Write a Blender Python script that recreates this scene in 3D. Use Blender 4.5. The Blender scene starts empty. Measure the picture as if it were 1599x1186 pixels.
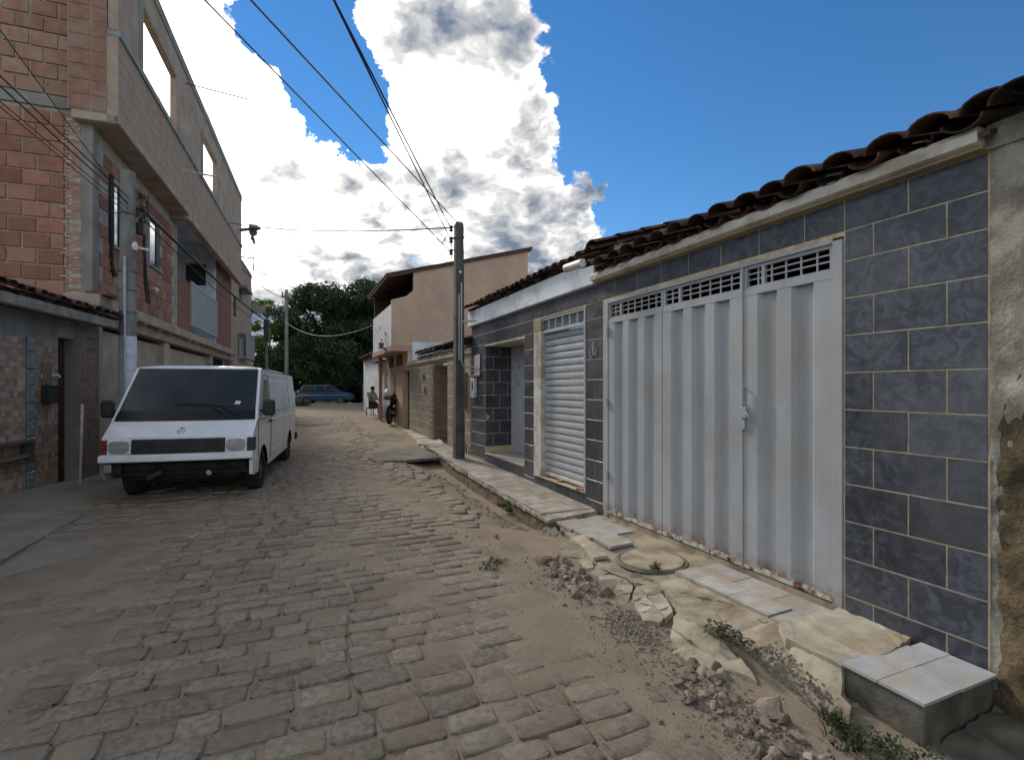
import bpy, bmesh, math, random
import numpy as np
from mathutils import Vector, Matrix, noise

rnd = random.Random(11)
nrs = np.random.RandomState(5)
SC = bpy.context.scene
COL = SC.collection
PI = math.pi

# ------------------------------------------------------------------ camera
cam = bpy.data.cameras.new("camera")
cam.sensor_width = 36.0
cam.lens = 36.0 * 797.0 / 1599.0
cam.shift_y = 12.0 / 1599.0
cam.clip_start = 0.05
cam.clip_end = 3000
camo = bpy.data.objects.new("camera", cam)
COL.objects.link(camo)
camo.location = (0, 0, 1.6)
camo.rotation_euler = (PI / 2, 0, 0)
SC.camera = camo

# ------------------------------------------------------------------ light
SUN = Vector((-0.765, 1.0, 0.834)).normalized()
SUN_EL = math.asin(SUN.z)
SUN_AZ = math.atan2(SUN.x, SUN.y)          # from +Y towards +X
sun = bpy.data.lights.new("sun", 'SUN')
sun.energy = 1.4
sun.angle = math.radians(10)
sun.color = (1.0, 0.93, 0.82)
suno = bpy.data.objects.new("sun", sun)
COL.objects.link(suno)
suno.rotation_euler = SUN.to_track_quat('Z', 'Y').to_euler()
suno.location = SUN * 60

SC.view_settings.view_transform = 'Standard'
SC.view_settings.look = 'None'
SC.view_settings.exposure = 1.35
SC.view_settings.gamma = 1.0
SC.view_settings.use_curve_mapping = False
SC.cycles.max_bounces = 6
SC.cycles.diffuse_bounces = 4

# ------------------------------------------------------------------ sky
world = bpy.data.worlds.new("World")
SC.world = world
world.use_nodes = True


def build_sky():
    nt = world.node_tree
    nt.nodes.clear()
    N = nt.nodes.new
    L = nt.links.new
    out = N('ShaderNodeOutputWorld')
    tc = N('ShaderNodeTexCoord')
    sky = N('ShaderNodeTexSky')
    sky.sky_type = 'NISHITA'
    sky.sun_disc = False
    sky.sun_elevation = SUN_EL
    sky.sun_rotation = SUN_AZ
    sky.air_density = 1.0
    sky.dust_density = 0.0
    sky.ozone_density = 4.0
    bg1 = N('ShaderNodeBackground')
    bg1.inputs['Strength'].default_value = 0.053
    hsky = N('ShaderNodeHueSaturation')
    hsky.inputs['Saturation'].default_value = 1.22
    L(sky.outputs[0], hsky.inputs['Color'])
    L(hsky.outputs[0], bg1.inputs[0])

    def math_(op, a, b=None, c=None, clamp=False):
        n = N('ShaderNodeMath')
        n.operation = op
        n.use_clamp = clamp
        for i, v in enumerate((a, b, c)):
            if v is None:
                continue
            if isinstance(v, (int, float)):
                n.inputs[i].default_value = v
            else:
                L(v, n.inputs[i])
        return n.outputs[0]

    def vmath(op, a, b=None):
        n = N('ShaderNodeVectorMath')
        n.operation = op
        for i, v in enumerate((a, b)):
            if v is None:
                continue
            if isinstance(v, (tuple, Vector)):
                n.inputs[i].default_value = tuple(v)
            else:
                L(v, n.inputs[i])
        return n

    nrm = vmath('NORMALIZE', tc.outputs['Generated']).outputs[0]
    sep = N('ShaderNodeSeparateXYZ')
    L(nrm, sep.inputs[0])
    zz = math_('MAXIMUM', math_('ADD', sep.outputs[2], 0.42), 0.12)
    inv = math_('DIVIDE', 1.0, zz)
    sc = N('ShaderNodeVectorMath')
    sc.operation = 'SCALE'
    L(nrm, sc.inputs[0])
    L(inv, sc.inputs['Scale'])
    P = sc.outputs[0]

    def noise_(vec, scale, detail=10, rough=0.55, dist=0.0):
        n = N('ShaderNodeTexNoise')
        n.inputs['Scale'].default_value = scale
        n.inputs['Detail'].default_value = detail
        n.inputs['Roughness'].default_value = rough
        n.inputs['Distortion'].default_value = dist
        L(vec, n.inputs['Vector'])
        return n.outputs[0]

    # soft masks: where the big cumulus masses and the blue gaps stand (directions in the sky)
    def pdir(px, py):
        return Vector(((px - 800) / 797., 1, (605 - py) / 797.)).normalized()
    blobs = [(300, 40, 10, .42), (250, 130, 9, .36), (385, 95, 6, .34), (330, 190, 8, .34), (410, 170, 4, .2),
             (580, 30, 4, .30), (640, 60, 6, .40), (735, 40, 7, .46), (700, 150, 7, .44), (785, 130, 6, .42), (800, 230, 6, .42), (640, 130, 4, .22),
             (690, 260, 6, .36), (865, 290, 5, .32), (780, 330, 8, .46), (630, 300, 6, .36), (900, 360, 5, .30), (850, 100, 3, .26),
             (460, 225, 5, .36), (410, 290, 8, .40), (520, 290, 5, .34), (560, 360, 9, .44), (440, 390, 9, .44),
             (680, 400, 9, .40), (800, 430, 8, .38), (940, 350, 3, .26), (1062, 350, 3.4, .95), (975, 300, 2.2, 1.05),
             (928, 287, 1.9, .98), (1010, 372, 2.5, .4), (560, 440, 8, .36), (430, 470, 9, .42), (300, 420, 12, .40), (620, 480, 8, .40), (720, 490, 8, .36), (860, 440, 5, .30),
             (505, 115, 6, -.75), (470, 40, 6, -.75), (545, 185, 4.5, -.7), (585, 245, 2.8, -.6), (440, 130, 3, -.4), (500, 190, 3, -.5),
             (1250, 110, 24, -.8), (975, 130, 9, -.70), (960, 250, 5, -.4), (1500, 300, 24, -.6), (1130, 290, 7, -.35), (1000, 310, 4, -.2)]
    # the sky directions are warped before the masks are read, so that every edge billows
    def warp(vec, scale, amt, detail, rough):
        n = N('ShaderNodeTexNoise')
        n.inputs['Scale'].default_value = scale
        n.inputs['Detail'].default_value = detail
        n.inputs['Roughness'].default_value = rough
        L(vec, n.inputs['Vector'])
        c = vmath('SUBTRACT', n.outputs['Color'], (.5, .5, .5)).outputs[0]
        k = N('ShaderNodeVectorMath')
        k.operation = 'SCALE'
        k.inputs['Scale'].default_value = amt
        L(c, k.inputs[0])
        return vmath('ADD', vec, k.outputs[0]).outputs[0]
    wn = vmath('NORMALIZE', warp(nrm, 9.0, 0.17, 9, 0.62)).outputs[0]
    acc = None
    for px, py, r, w in blobs:
        d = vmath('DOT_PRODUCT', wn, pdir(px, py)).outputs['Value']
        mr = N('ShaderNodeMapRange')
        mr.interpolation_type = 'SMOOTHSTEP'
        mr.inputs['From Min'].default_value = math.cos(math.radians(r * 1.45))
        mr.inputs['From Max'].default_value = math.cos(math.radians(r * 0.15))
        mr.inputs['To Min'].default_value = 0
        mr.inputs['To Max'].default_value = w
        L(d, mr.inputs['Value'])
        acc = mr.outputs[0] if acc is None else math_('ADD', acc, mr.outputs[0])
    acc = math_('MAXIMUM', math_('MINIMUM', acc, 0.50), -0.8)

    def billow(vec, scale):
        n = N('ShaderNodeTexVoronoi')
        n.feature = 'F1'
        n.inputs['Scale'].default_value = scale
        n.inputs['Detail'].default_value = 3.0
        n.inputs['Roughness'].default_value = 0.55
        n.inputs['Lacunarity'].default_value = 2.3
        L(vec, n.inputs['Vector'])
        return n.outputs['Distance']
    Pw = warp(P, 4.0, 0.20, 6, 0.6)
    base = noise_(P, 2.2, 12, 0.60, 0.3)
    bil = billow(Pw, 4.5)
    n0 = math_('ADD', math_('MULTIPLY', math_('SUBTRACT', base, 0.5), 1.9), math_('MULTIPLY', math_('SUBTRACT', 0.42, bil), 0.50))
    dens = math_('ADD', math_('ADD', n0, acc), 0.36)
    alpha = N('ShaderNodeMapRange')
    alpha.interpolation_type = 'SMOOTHSTEP'
    alpha.inputs['From Min'].default_value = 0.0
    alpha.inputs['From Max'].default_value = 0.24
    L(dens, alpha.inputs['Value'])
    # billow light: the density a little nearer to the sun, compared with the density here
    so = vmath('ADD', Pw, tuple(SUN * 0.07)).outputs[0]
    diffb = math_('SUBTRACT', billow(so, 4.5), bil)
    diff = math_('SUBTRACT', base, noise_(vmath('ADD', P, tuple(SUN * 0.12)).outputs[0], 2.2, 9, 0.55, 0.3))
    lum = math_('ADD', math_('MULTIPLY', diff, 1.9), math_('MULTIPLY', diffb, 1.05))
    thick = N('ShaderNodeMapRange')
    thick.interpolation_type = 'SMOOTHSTEP'
    thick.inputs['From Min'].default_value = 0.10
    thick.inputs['From Max'].default_value = 0.72
    thick.inputs['To Min'].default_value = 0.98
    thick.inputs['To Max'].default_value = 0.64
    L(dens, thick.inputs['Value'])
    # nearer the sun the cloud is brighter, towards the horizon greyer
    sd = vmath('DOT_PRODUCT', nrm, SUN).outputs['Value']
    glow = math_('POWER', math_('MAXIMUM', sd, 0.0), 9.0)
    low = N('ShaderNodeMapRange')
    low.inputs['From Min'].default_value = 0.10
    low.inputs['From Max'].default_value = 0.38
    low.inputs['To Min'].default_value = -0.42
    low.inputs['To Max'].default_value = 0.0
    L(sep.outputs[2], low.inputs['Value'])
    v = math_('ADD', thick.outputs[0], lum)
    v = math_('ADD', v, math_('MULTIPLY', glow, 0.40))
    v = math_('ADD', v, low.outputs[0])
    v = math_('MINIMUM', math_('MAXIMUM', v, 0.15), 1.4)
    ramp = N('ShaderNodeValToRGB')
    e = ramp.color_ramp.elements
    e[0].position = 0.2
    e[0].color = (0.15, 0.19, 0.26, 1)
    e[1].position = 1.0
    e[1].color = (1.0, 0.975, 0.93, 1)
    m = ramp.color_ramp.elements.new(0.5)
    m.color = (0.40, 0.415, 0.445, 1)
    L(v, ramp.inputs[0])
    bg2 = N('ShaderNodeBackground')
    L(ramp.outputs[0], bg2.inputs[0])
    st = N('ShaderNodeMapRange')
    st.interpolation_type = 'SMOOTHSTEP'
    st.inputs['From Min'].default_value = 0.70
    st.inputs['From Max'].default_value = 1.20
    st.inputs['To Min'].default_value = 0.50
    st.inputs['To Max'].default_value = 1.30
    L(v, st.inputs['Value'])
    L(st.outputs[0], bg2.inputs['Strength'])
    mix = N('ShaderNodeMixShader')
    L(alpha.outputs[0], mix.inputs[0])
    L(bg1.outputs[0], mix.inputs[1])
    L(bg2.outputs[0], mix.inputs[2])
    L(mix.outputs[0], out.inputs[0])


build_sky()


# ------------------------------------------------------------------ materials
def M(name, c1, c2=None, scale=5.0, rough=0.8, bump=0.25, bscale=60.0, spec=0.3, dirt=None, objvar=0.0,
      distort=0.0, metal=0.0, lo=0.38, hi=0.64, bdist=0.01, zstain=None, wave=None, stretch=None, coat=0.0, trans=0.0):
    m = bpy.data.materials.new(name)
    m.use_nodes = True
    nt = m.node_tree
    N = nt.nodes.new
    L = nt.links.new
    b = nt.nodes['Principled BSDF']
    b.inputs['Roughness'].default_value = rough
    b.inputs['Specular IOR Level'].default_value = spec
    b.inputs['Metallic'].default_value = metal
    if coat:
        b.inputs['Coat Weight'].default_value = coat
    if c2 is None:
        c2 = tuple(x * 0.72 for x in c1)
    geo = N('ShaderNodeNewGeometry')
    pos = geo.outputs['Position']
    if stretch:
        mp = N('ShaderNodeMapping')
        mp.inputs['Scale'].default_value = stretch
        L(pos, mp.inputs['Vector'])
        pos1 = mp.outputs[0]
    else:
        pos1 = pos

    def noi(sc, det=7, rg=0.6, dist=0.0, p=None):
        n = N('ShaderNodeTexNoise')
        n.inputs['Scale'].default_value = sc
        n.inputs['Detail'].default_value = det
        n.inputs['Roughness'].default_value = rg
        n.inputs['Distortion'].default_value = dist
        L(p or pos, n.inputs['Vector'])
        return n.outputs[0]

    def rng(v, a, b_, t0=0., t1=1.):
        r = N('ShaderNodeMapRange')
        r.interpolation_type = 'SMOOTHSTEP'
        r.inputs['From Min'].default_value = a
        r.inputs['From Max'].default_value = b_
        r.inputs['To Min'].default_value = t0
        r.inputs['To Max'].default_value = t1
        L(v, r.inputs['Value'])
        return r.outputs[0]

    def mixc(f, a, b_, mode='MIX'):
        x = N('ShaderNodeMix')
        x.data_type = 'RGBA'
        x.blend_type = mode
        if isinstance(f, float):
            x.inputs[0].default_value = f
        else:
            L(f, x.inputs[0])
        for i, v in ((6, a), (7, b_)):
            if isinstance(v, tuple):
                x.inputs[i].default_value = (*v, 1)
            else:
                L(v, x.inputs[i])
        return x.outputs[2]

    def mul(a, b_):
        x = N('ShaderNodeMath')
        x.operation = 'MULTIPLY'
        for i, v in ((0, a), (1, b_)):
            if isinstance(v, (float, int)):
                x.inputs[i].default_value = v
            else:
                L(v, x.inputs[i])
        return x.outputs[0]
    col = mixc(rng(noi(scale, dist=distort, p=pos1), lo, hi), c1, c2)
    if dirt:
        dc, amt, dsc = dirt
        col = mixc(mul(rng(noi(dsc, 9, 0.65), 0.44, 0.64), amt), col, dc)
    if zstain:
        z0, z1, zc, amt = zstain
        sp = N('ShaderNodeSeparateXYZ')
        L(pos, sp.inputs[0])
        f = rng(sp.outputs[2], z0, z1, 1., 0.)
        f2 = rng(noi(9., 9, 0.7), 0.40, 0.60)
        col = mixc(mul(mul(f, f2), amt), col, zc)
    if objvar:
        oi = N('ShaderNodeObjectInfo')
        hs = N('ShaderNodeHueSaturation')
        L(rng(oi.outputs['Random'], 0., 1., 1 - objvar, 1 + objvar), hs.inputs['Value'])
        L(rng(oi.outputs['Random'], 0., 1., 0.497, 0.503), hs.inputs['Hue'])
        L(col, hs.inputs['Color'])
        col = hs.outputs[0]
    L(col, b.inputs['Base Color'])
    if bump:
        bp = N('ShaderNodeBump')
        bp.inputs['Strength'].default_value = bump
        bp.inputs['Distance'].default_value = bdist
        h = noi(bscale, 6, 0.65)
        if wave:
            wv = N('ShaderNodeTexWave')
            wv.wave_type = 'BANDS'
            wv.bands_direction = wave[0]
            wv.inputs['Scale'].default_value = wave[1]
            wv.inputs['Distortion'].default_value = 0.6
            L(pos, wv.inputs['Vector'])
            ad = N('ShaderNodeMath')
            ad.operation = 'ADD'
            L(h, ad.inputs[0])
            L(wv.outputs['Fac'], ad.inputs[1])
            h = ad.outputs[0]
        L(h, bp.inputs['Height'])
        L(bp.outputs[0], b.inputs['Normal'])
        L(rng(noi(scale * 2.3), 0.3, 0.7, max(0.02, rough - 0.08), min(1, rough + 0.08)), b.inputs['Roughness'])
    if trans:
        tr = N('ShaderNodeBsdfTranslucent')
        L(col, tr.inputs[0])
        mx = N('ShaderNodeMixShader')
        mx.inputs[0].default_value = trans
        o = nt.nodes['Material Output']
        L(b.outputs[0], mx.inputs[1])
        L(tr.outputs[0], mx.inputs[2])
        L(mx.outputs[0], o.inputs[0])
    return m


MT = {}
MT['dirt'] = M('dirt', (.245, .197, .146), (.175, .143, .108), 3.2, .95, .9, 70, .08, dirt=((.255, .205, .148), .6, .8), bdist=.014)
MT['cobble'] = M('cobble_stone', (.250, .208, .162), (.162, .137, .108), 24, .92, .9, 85, .12, dirt=((.215, .17, .125), .85, 3.2), objvar=.14, bdist=.014)
MT['asphalt'] = M('old_asphalt', (.13, .115, .10), (.09, .082, .075), 6, .9, .5, 120, .2, dirt=((.22, .17, .12), .5, 2))
MT['ground'] = M('far_ground', (.16, .125, .085), (.09, .085, .05), .4, .95, .3, 8, .1)
MT['concrete_tan'] = M('tan_concrete', (.315, .270, .200), (.225, .192, .142), 4.5, .93, .45, 90, .12, dirt=((.155, .12, .082), .85, 3.6), objvar=.14, bdist=.012)
MT['concrete_pale'] = M('pale_concrete', (.40, .365, .30), (.295, .265, .21), 5, .9, .6, 75, .15, dirt=((.24, .19, .12), .8, 3), objvar=.10, bdist=.010)
MT['concrete_grey'] = M('grey_concrete', (.31, .285, .245), (.215, .195, .165), 5, .92, .55, 75, .15, dirt=((.17, .14, .10), .75, 2.6), objvar=.10)
MT['concrete_dark'] = M('dark_concrete', (.13, .12, .095), (.075, .068, .055), 5, .9, .6, 45, .2, dirt=((.05, .055, .035), .6, 4))
MT['kerb'] = M('old_kerb', (.175, .13, .088), (.09, .07, .05), 9, .95, 1.0, 30, .1, bdist=.03)
MT['paver_grey'] = M('grey_floor_tile', (.32, .31, .295), (.255, .245, .23), 7, .65, .25, 90, .3, dirt=((.26, .205, .135), .7, 3.2), objvar=.10)
MT['paver_blue'] = M('blue_grey_floor_tile', (.33, .34, .36), (.27, .28, .30), 6, .55, .2, 90, .35, dirt=((.30, .25, .18), .6, 3.4), objvar=.06)
MT['rock'] = M('broken_rock', (.225, .183, .145), (.135, .108, .088), 16, .9, .8, 45, .2, dirt=((.27, .2, .135), .5, 4), objvar=.30, bdist=.015)
MT['gravel'] = M('gravel', (.24, .20, .155), (.13, .11, .09), 30, .9, .5, 80, .2)
MT['slate'] = M('slate_wall_tile', (.030, .034, .043), (.066, .073, .089), 10, .40, .12, 60, .40, distort=1.4, lo=.40, hi=.66, objvar=.18, dirt=((.10, .105, .115), .45, 1.2))
MT['slate_purple'] = M('purple_slate_tile', (.034, .032, .037), (.060, .058, .066), 7, .38, .10, 60, .45, distort=2.2, objvar=.16, dirt=((.14, .14, .15), .3, 2))
MT['grout'] = M('tan_grout', (.50, .42, .27), (.36, .30, .20), 12, .9, .3, 90)
MT['gate'] = M('gate_paint', (.32, .332, .345), (.285, .297, .31), 2.2, .48, .05, 40, .4, stretch=(3, 3, .5), zstain=(.04, .20, (.20, .075, .03), .95), dirt=((.265, .255, .225), .6, 1.5))
MT['gate_rail'] = M('rusty_gate_rail', (.50, .47, .39), (.42, .39, .32), 8, .6, .2, 60, .3, dirt=((.09, .032, .014), 1.0, 11), lo=.4, hi=.6)
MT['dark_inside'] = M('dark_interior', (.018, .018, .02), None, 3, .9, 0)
MT['shutter'] = M('shutter_paint', (.36, .378, .398), (.31, .328, .348), 3, .42, .05, 40, .4, dirt=((.40, .38, .33), .5, 2))
MT['pale_post'] = M('pale_post', (.50, .49, .44), (.36, .33, .27), 5, .8, .3, 60, dirt=((.18, .15, .11), .7, 2.4))
MT['plaster_white'] = M('white_plaster', (.66, .70, .74), (.56, .60, .64), 1.6, .85, .2, 60, dirt=((.36, .34, .30), .6, 1.9))
MT['plaster_cream'] = M('cream_plaster', (.58, .55, .48), (.45, .42, .35), 3, .85, .2, 60, dirt=((.30, .25, .17), .6, 3))
MT['tan_band'] = M('tan_plaster', (.34, .28, .165), (.25, .205, .13), 3, .9, .3, 60)
MT['mortar_rough'] = M('rough_mortar', (.36, .335, .28), (.22, .20, .165), 6, .95, .7, 40, .15, dirt=((.12, .105, .08), .7, 3.3), bdist=.02)
MT['earth_wall'] = M('rough_earth_wall', (.165, .125, .075), (.07, .055, .036), 6, .98, 1.0, 26, .1, dirt=((.045, .05, .035), .75, 2.6), bdist=.04)
MT['rooftile'] = M('clay_roof_tile', (.115, .052, .036), (.042, .028, .024), 5, .9, .5, 50, .2, dirt=((.028, .024, .022), .75, 3.2), objvar=.4)
MT['rooftile2'] = M('weathered_roof_tile', (.20, .095, .06), (.10, .06, .045), 5, .9, .5, 50, .2, dirt=((.055, .045, .038), .6, 4), objvar=.35)
MT['brick'] = M('hollow_clay_brick', (.35, .168, .115), (.265, .122, .084), 6, .92, .5, 50, .15, objvar=.2, wave=('Z', 20), dirt=((.30, .20, .14), .5, 3))
MT['brick_pale'] = M('pale_clay_brick', (.36, .20, .135), (.27, .15, .105), 5, .92, .5, 50, .15, objvar=.14, dirt=((.33, .27, .21), .6, 2.4))
MT['mortar'] = M('brick_mortar', (.40, .36, .30), (.29, .255, .21), 9, .95, .6, 45, .1)
MT['cement'] = M('grey_cement', (.28, .265, .235), (.205, .195, .175), 3, .92, .4, 40, .2, dirt=((.17, .16, .14), .6, 1.6), stretch=(1, 1, .35))
MT['cement_dusty'] = M('dusty_cement_render', (.40, .335, .265), (.33, .255, .195), 2.2, .92, .4, 40, .2, dirt=((.30, .17, .12), .5, 1.4))
MT['cement_green'] = M('green_grey_cement', (.27, .30, .285), (.215, .24, .225), 3, .9, .3, 50)
MT['pave_green'] = M('greenish_pavement', (.225, .205, .16), (.175, .162, .128), 3, .85, .35, 60, .25, dirt=((.21, .175, .125), .6, 1.7))
MT['apron'] = M('driveway_concrete', (.235, .21, .168), (.19, .17, .137), 3, .88, .35, 60, .25, dirt=((.215, .17, .12), .55, 1.5))
MT['beige_wall'] = M('beige_plaster', (.45, .36, .25), (.37, .29, .205), 2, .88, .25, 50, dirt=((.24, .18, .12), .55, 1.4), stretch=(1, 1, .3))
MT['brown_col'] = M('brown_tiled_pillar', (.20, .145, .105), (.14, .10, .074), 7, .6, .25, 60)
MT['door_red'] = M('dark_red_door', (.055, .022, .018), (.035, .015, .012), 5, .5, .1, 50, .4)
MT['glassblock'] = M('glass_block', (.16, .20, .20), (.11, .145, .15), 10, .3, .2, 30, .5)
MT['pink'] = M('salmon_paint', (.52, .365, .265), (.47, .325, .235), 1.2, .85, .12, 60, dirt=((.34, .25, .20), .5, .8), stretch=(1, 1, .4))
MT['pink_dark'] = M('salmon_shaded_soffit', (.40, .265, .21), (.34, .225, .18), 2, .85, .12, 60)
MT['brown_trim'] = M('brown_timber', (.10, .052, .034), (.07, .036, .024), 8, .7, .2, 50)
MT['balcony_white'] = M('balcony_white', (.62, .65, .70), (.54, .57, .62), 2, .8, .12, 60)
MT['beige_tile'] = M('beige_facade_tile', (.27, .235, .18), (.21, .18, .14), 3, .5, .12, 60, .4, objvar=.08)
MT['grey_door'] = M('grey_metal_door', (.27, .295, .32), (.225, .25, .27), 3, .5, .08, 50, .4)
MT['pole'] = M('concrete_pole', (.115, .112, .105), (.07, .068, .062), 6, .9, .4, 60, .2, dirt=((.045, .043, .04), .6, 2), stretch=(1, 1, .25))
MT['pole_grey'] = M('grey_concrete_pole', (.22, .215, .20), (.155, .15, .14), 6, .9, .4, 60, .2, dirt=((.10, .10, .09), .5, 2), stretch=(1, 1, .25))
MT['white_band'] = M('white_pole_paint', (.60, .60, .64), (.46, .46, .50), 7, .8, .2, 60)
MT['pvc'] = M('grey_conduit', (.42, .43, .44), None, 5, .5, .05, 50, .4)
MT['pvc_cream'] = M('cream_pipe', (.60, .56, .45), None, 5, .5, .05, 50, .4)
MT['wire'] = M('black_wire', (.02, .02, .022), None, 5, .6, 0)
MT['wire_pale'] = M('pale_wire', (.16, .16, .16), None, 5, .6, 0)
MT['steel'] = M('dull_steel', (.13, .125, .12), (.09, .07, .055), 20, .55, .1, 60, .5, metal=.6)
MT['porcelain'] = M('brown_porcelain', (.05, .04, .04), None, 9, .3, .0, 50, .5)
MT['van_white'] = M('white_van_paint', (.62, .64, .66), (.55, .57, .585), 2, .34, 0, 30, .5, coat=.25, dirt=((.47, .455, .42), .45, 1.3))
MT['van_dirty'] = M('grimy_underside', (.035, .030, .026), (.018, .016, .015), 8, .9, .4, 40, .2)
MT['glass_dark'] = M('dark_tinted_glass', (.026, .029, .030), (.034, .037, .038), 2, .16, .0, 50, .30)
MT['glass_black'] = M('black_cowl', (.008, .008, .009), None, 3, .35, 0, 50, .3)
MT['black_plastic'] = M('black_plastic', (.018, .018, .019), (.03, .029, .028), 12, .55, .1, 80, .3)
MT['rubber'] = M('tyre_rubber', (.022, .021, .02), (.04, .036, .032), 14, .85, .3, 60, .2)
MT['lamp_glass'] = M('dusty_headlight_glass', (.19, .19, .18), (.27, .265, .25), 20, .25, .15, 60, .5)
MT['lamp_amber'] = M('red_amber_lens', (.16, .03, .015), (.11, .02, .012), 8, .3, .05, 50, .5)
MT['chrome'] = M('dull_chrome', (.45, .46, .47), None, 9, .3, .0, 50, .5, metal=.8)
MT['bark'] = M('tree_bark', (.085, .065, .045), (.045, .035, .026), 9, .95, .8, 30, .1)
MT['leaf_dark'] = M('dark_leaves', (.026, .046, .022), (.050, .078, .034), .9, .6, 0, 50, .3, lo=.4, hi=.62, trans=.22)
MT['leaf_mid'] = M('mid_green_leaves', (.055, .098, .026), (.10, .155, .04), .9, .6, 0, 50, .3, lo=.4, hi=.62, trans=.35)
MT['weed'] = M('weed_leaves', (.024, .036, .014), (.050, .062, .024), 9, .7, 0, 50, .3, trans=.2)
MT['weed_dark'] = M('dark_weed_leaves', (.028, .030, .020), (.05, .052, .032), 14, .7, 0, 50, .3, trans=.1)
MT['grass'] = M('grass', (.035, .052, .018), (.055, .072, .028), 6, .7, 0, 50, .3, trans=.3)
MT['car_blue'] = M('blue_car_paint', (.012, .055, .125), (.010, .048, .11), 2, .35, .02, 30, .5, coat=.3)
MT['plate_white'] = M('white_plate', (.60, .61, .63), None, 9, .5, .02, 50, .4)
MT['sign_white'] = M('sign_white', (.50, .46, .50), (.44, .40, .45), 12, .7, .02, 50)
MT['sign_blue'] = M('sign_blue', (.035, .04, .115), None, 9, .6, .02, 50)
MT['sign_red'] = M('sign_faded_red', (.30, .21, .25), None, 9, .6, .02, 50)
MT['orange'] = M('orange_terracotta_strip', (.26, .115, .065), None, 9, .7, .1, 50)
MT['meter'] = M('meter_box_paint', (.40, .45, .45), None, 9, .6, .02, 50)
MT['lightblue'] = M('light_blue_paint', (.36, .47, .58), (.30, .40, .50), 2, .8, .1, 50)
MT['skin'] = M('skin', (.22, .13, .09), None, 9, .6, 0)
MT['shirt'] = M('pale_shirt', (.30, .28, .24), None, 12, .9, .1, 60)
MT['trousers'] = M('dark_trousers', (.04, .04, .05), None, 12, .9, .1, 60)
MT['hair'] = M('black_hair', (.012, .010, .009), None, 9, .7, 0)
MT['red_plastic'] = M('faded_red_plastic', (.28, .06, .07), None, 9, .5, .02, 50)
MT['wood_old'] = M('old_timber', (.20, .145, .095), (.13, .09, .06), 9, .85, .4, 50, stretch=(6, 6, 1))
MT['wood_orange'] = M('orange_broken_brick', (.36, .20, .11), (.25, .14, .08), 9, .9, .4, 50)
MT['rope'] = M('old_rope', (.16, .14, .10), None, 9, .9, .2, 60)
MT['daub'] = M('white_paint_mark', (.34, .36, .39), None, 20, .7, .1, 60)


def mosaic_mat():
    m = bpy.data.materials.new('brown_mosaic')
    m.use_nodes = True
    nt = m.node_tree
    b = nt.nodes['Principled BSDF']
    at = nt.nodes.new('ShaderNodeAttribute')
    at.attribute_name = 'glaze'
    nt.links.new(at.outputs['Color'], b.inputs['Base Color'])
    b.inputs['Roughness'].default_value = .5
    return m


MT['mosaic'] = mosaic_mat()


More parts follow.
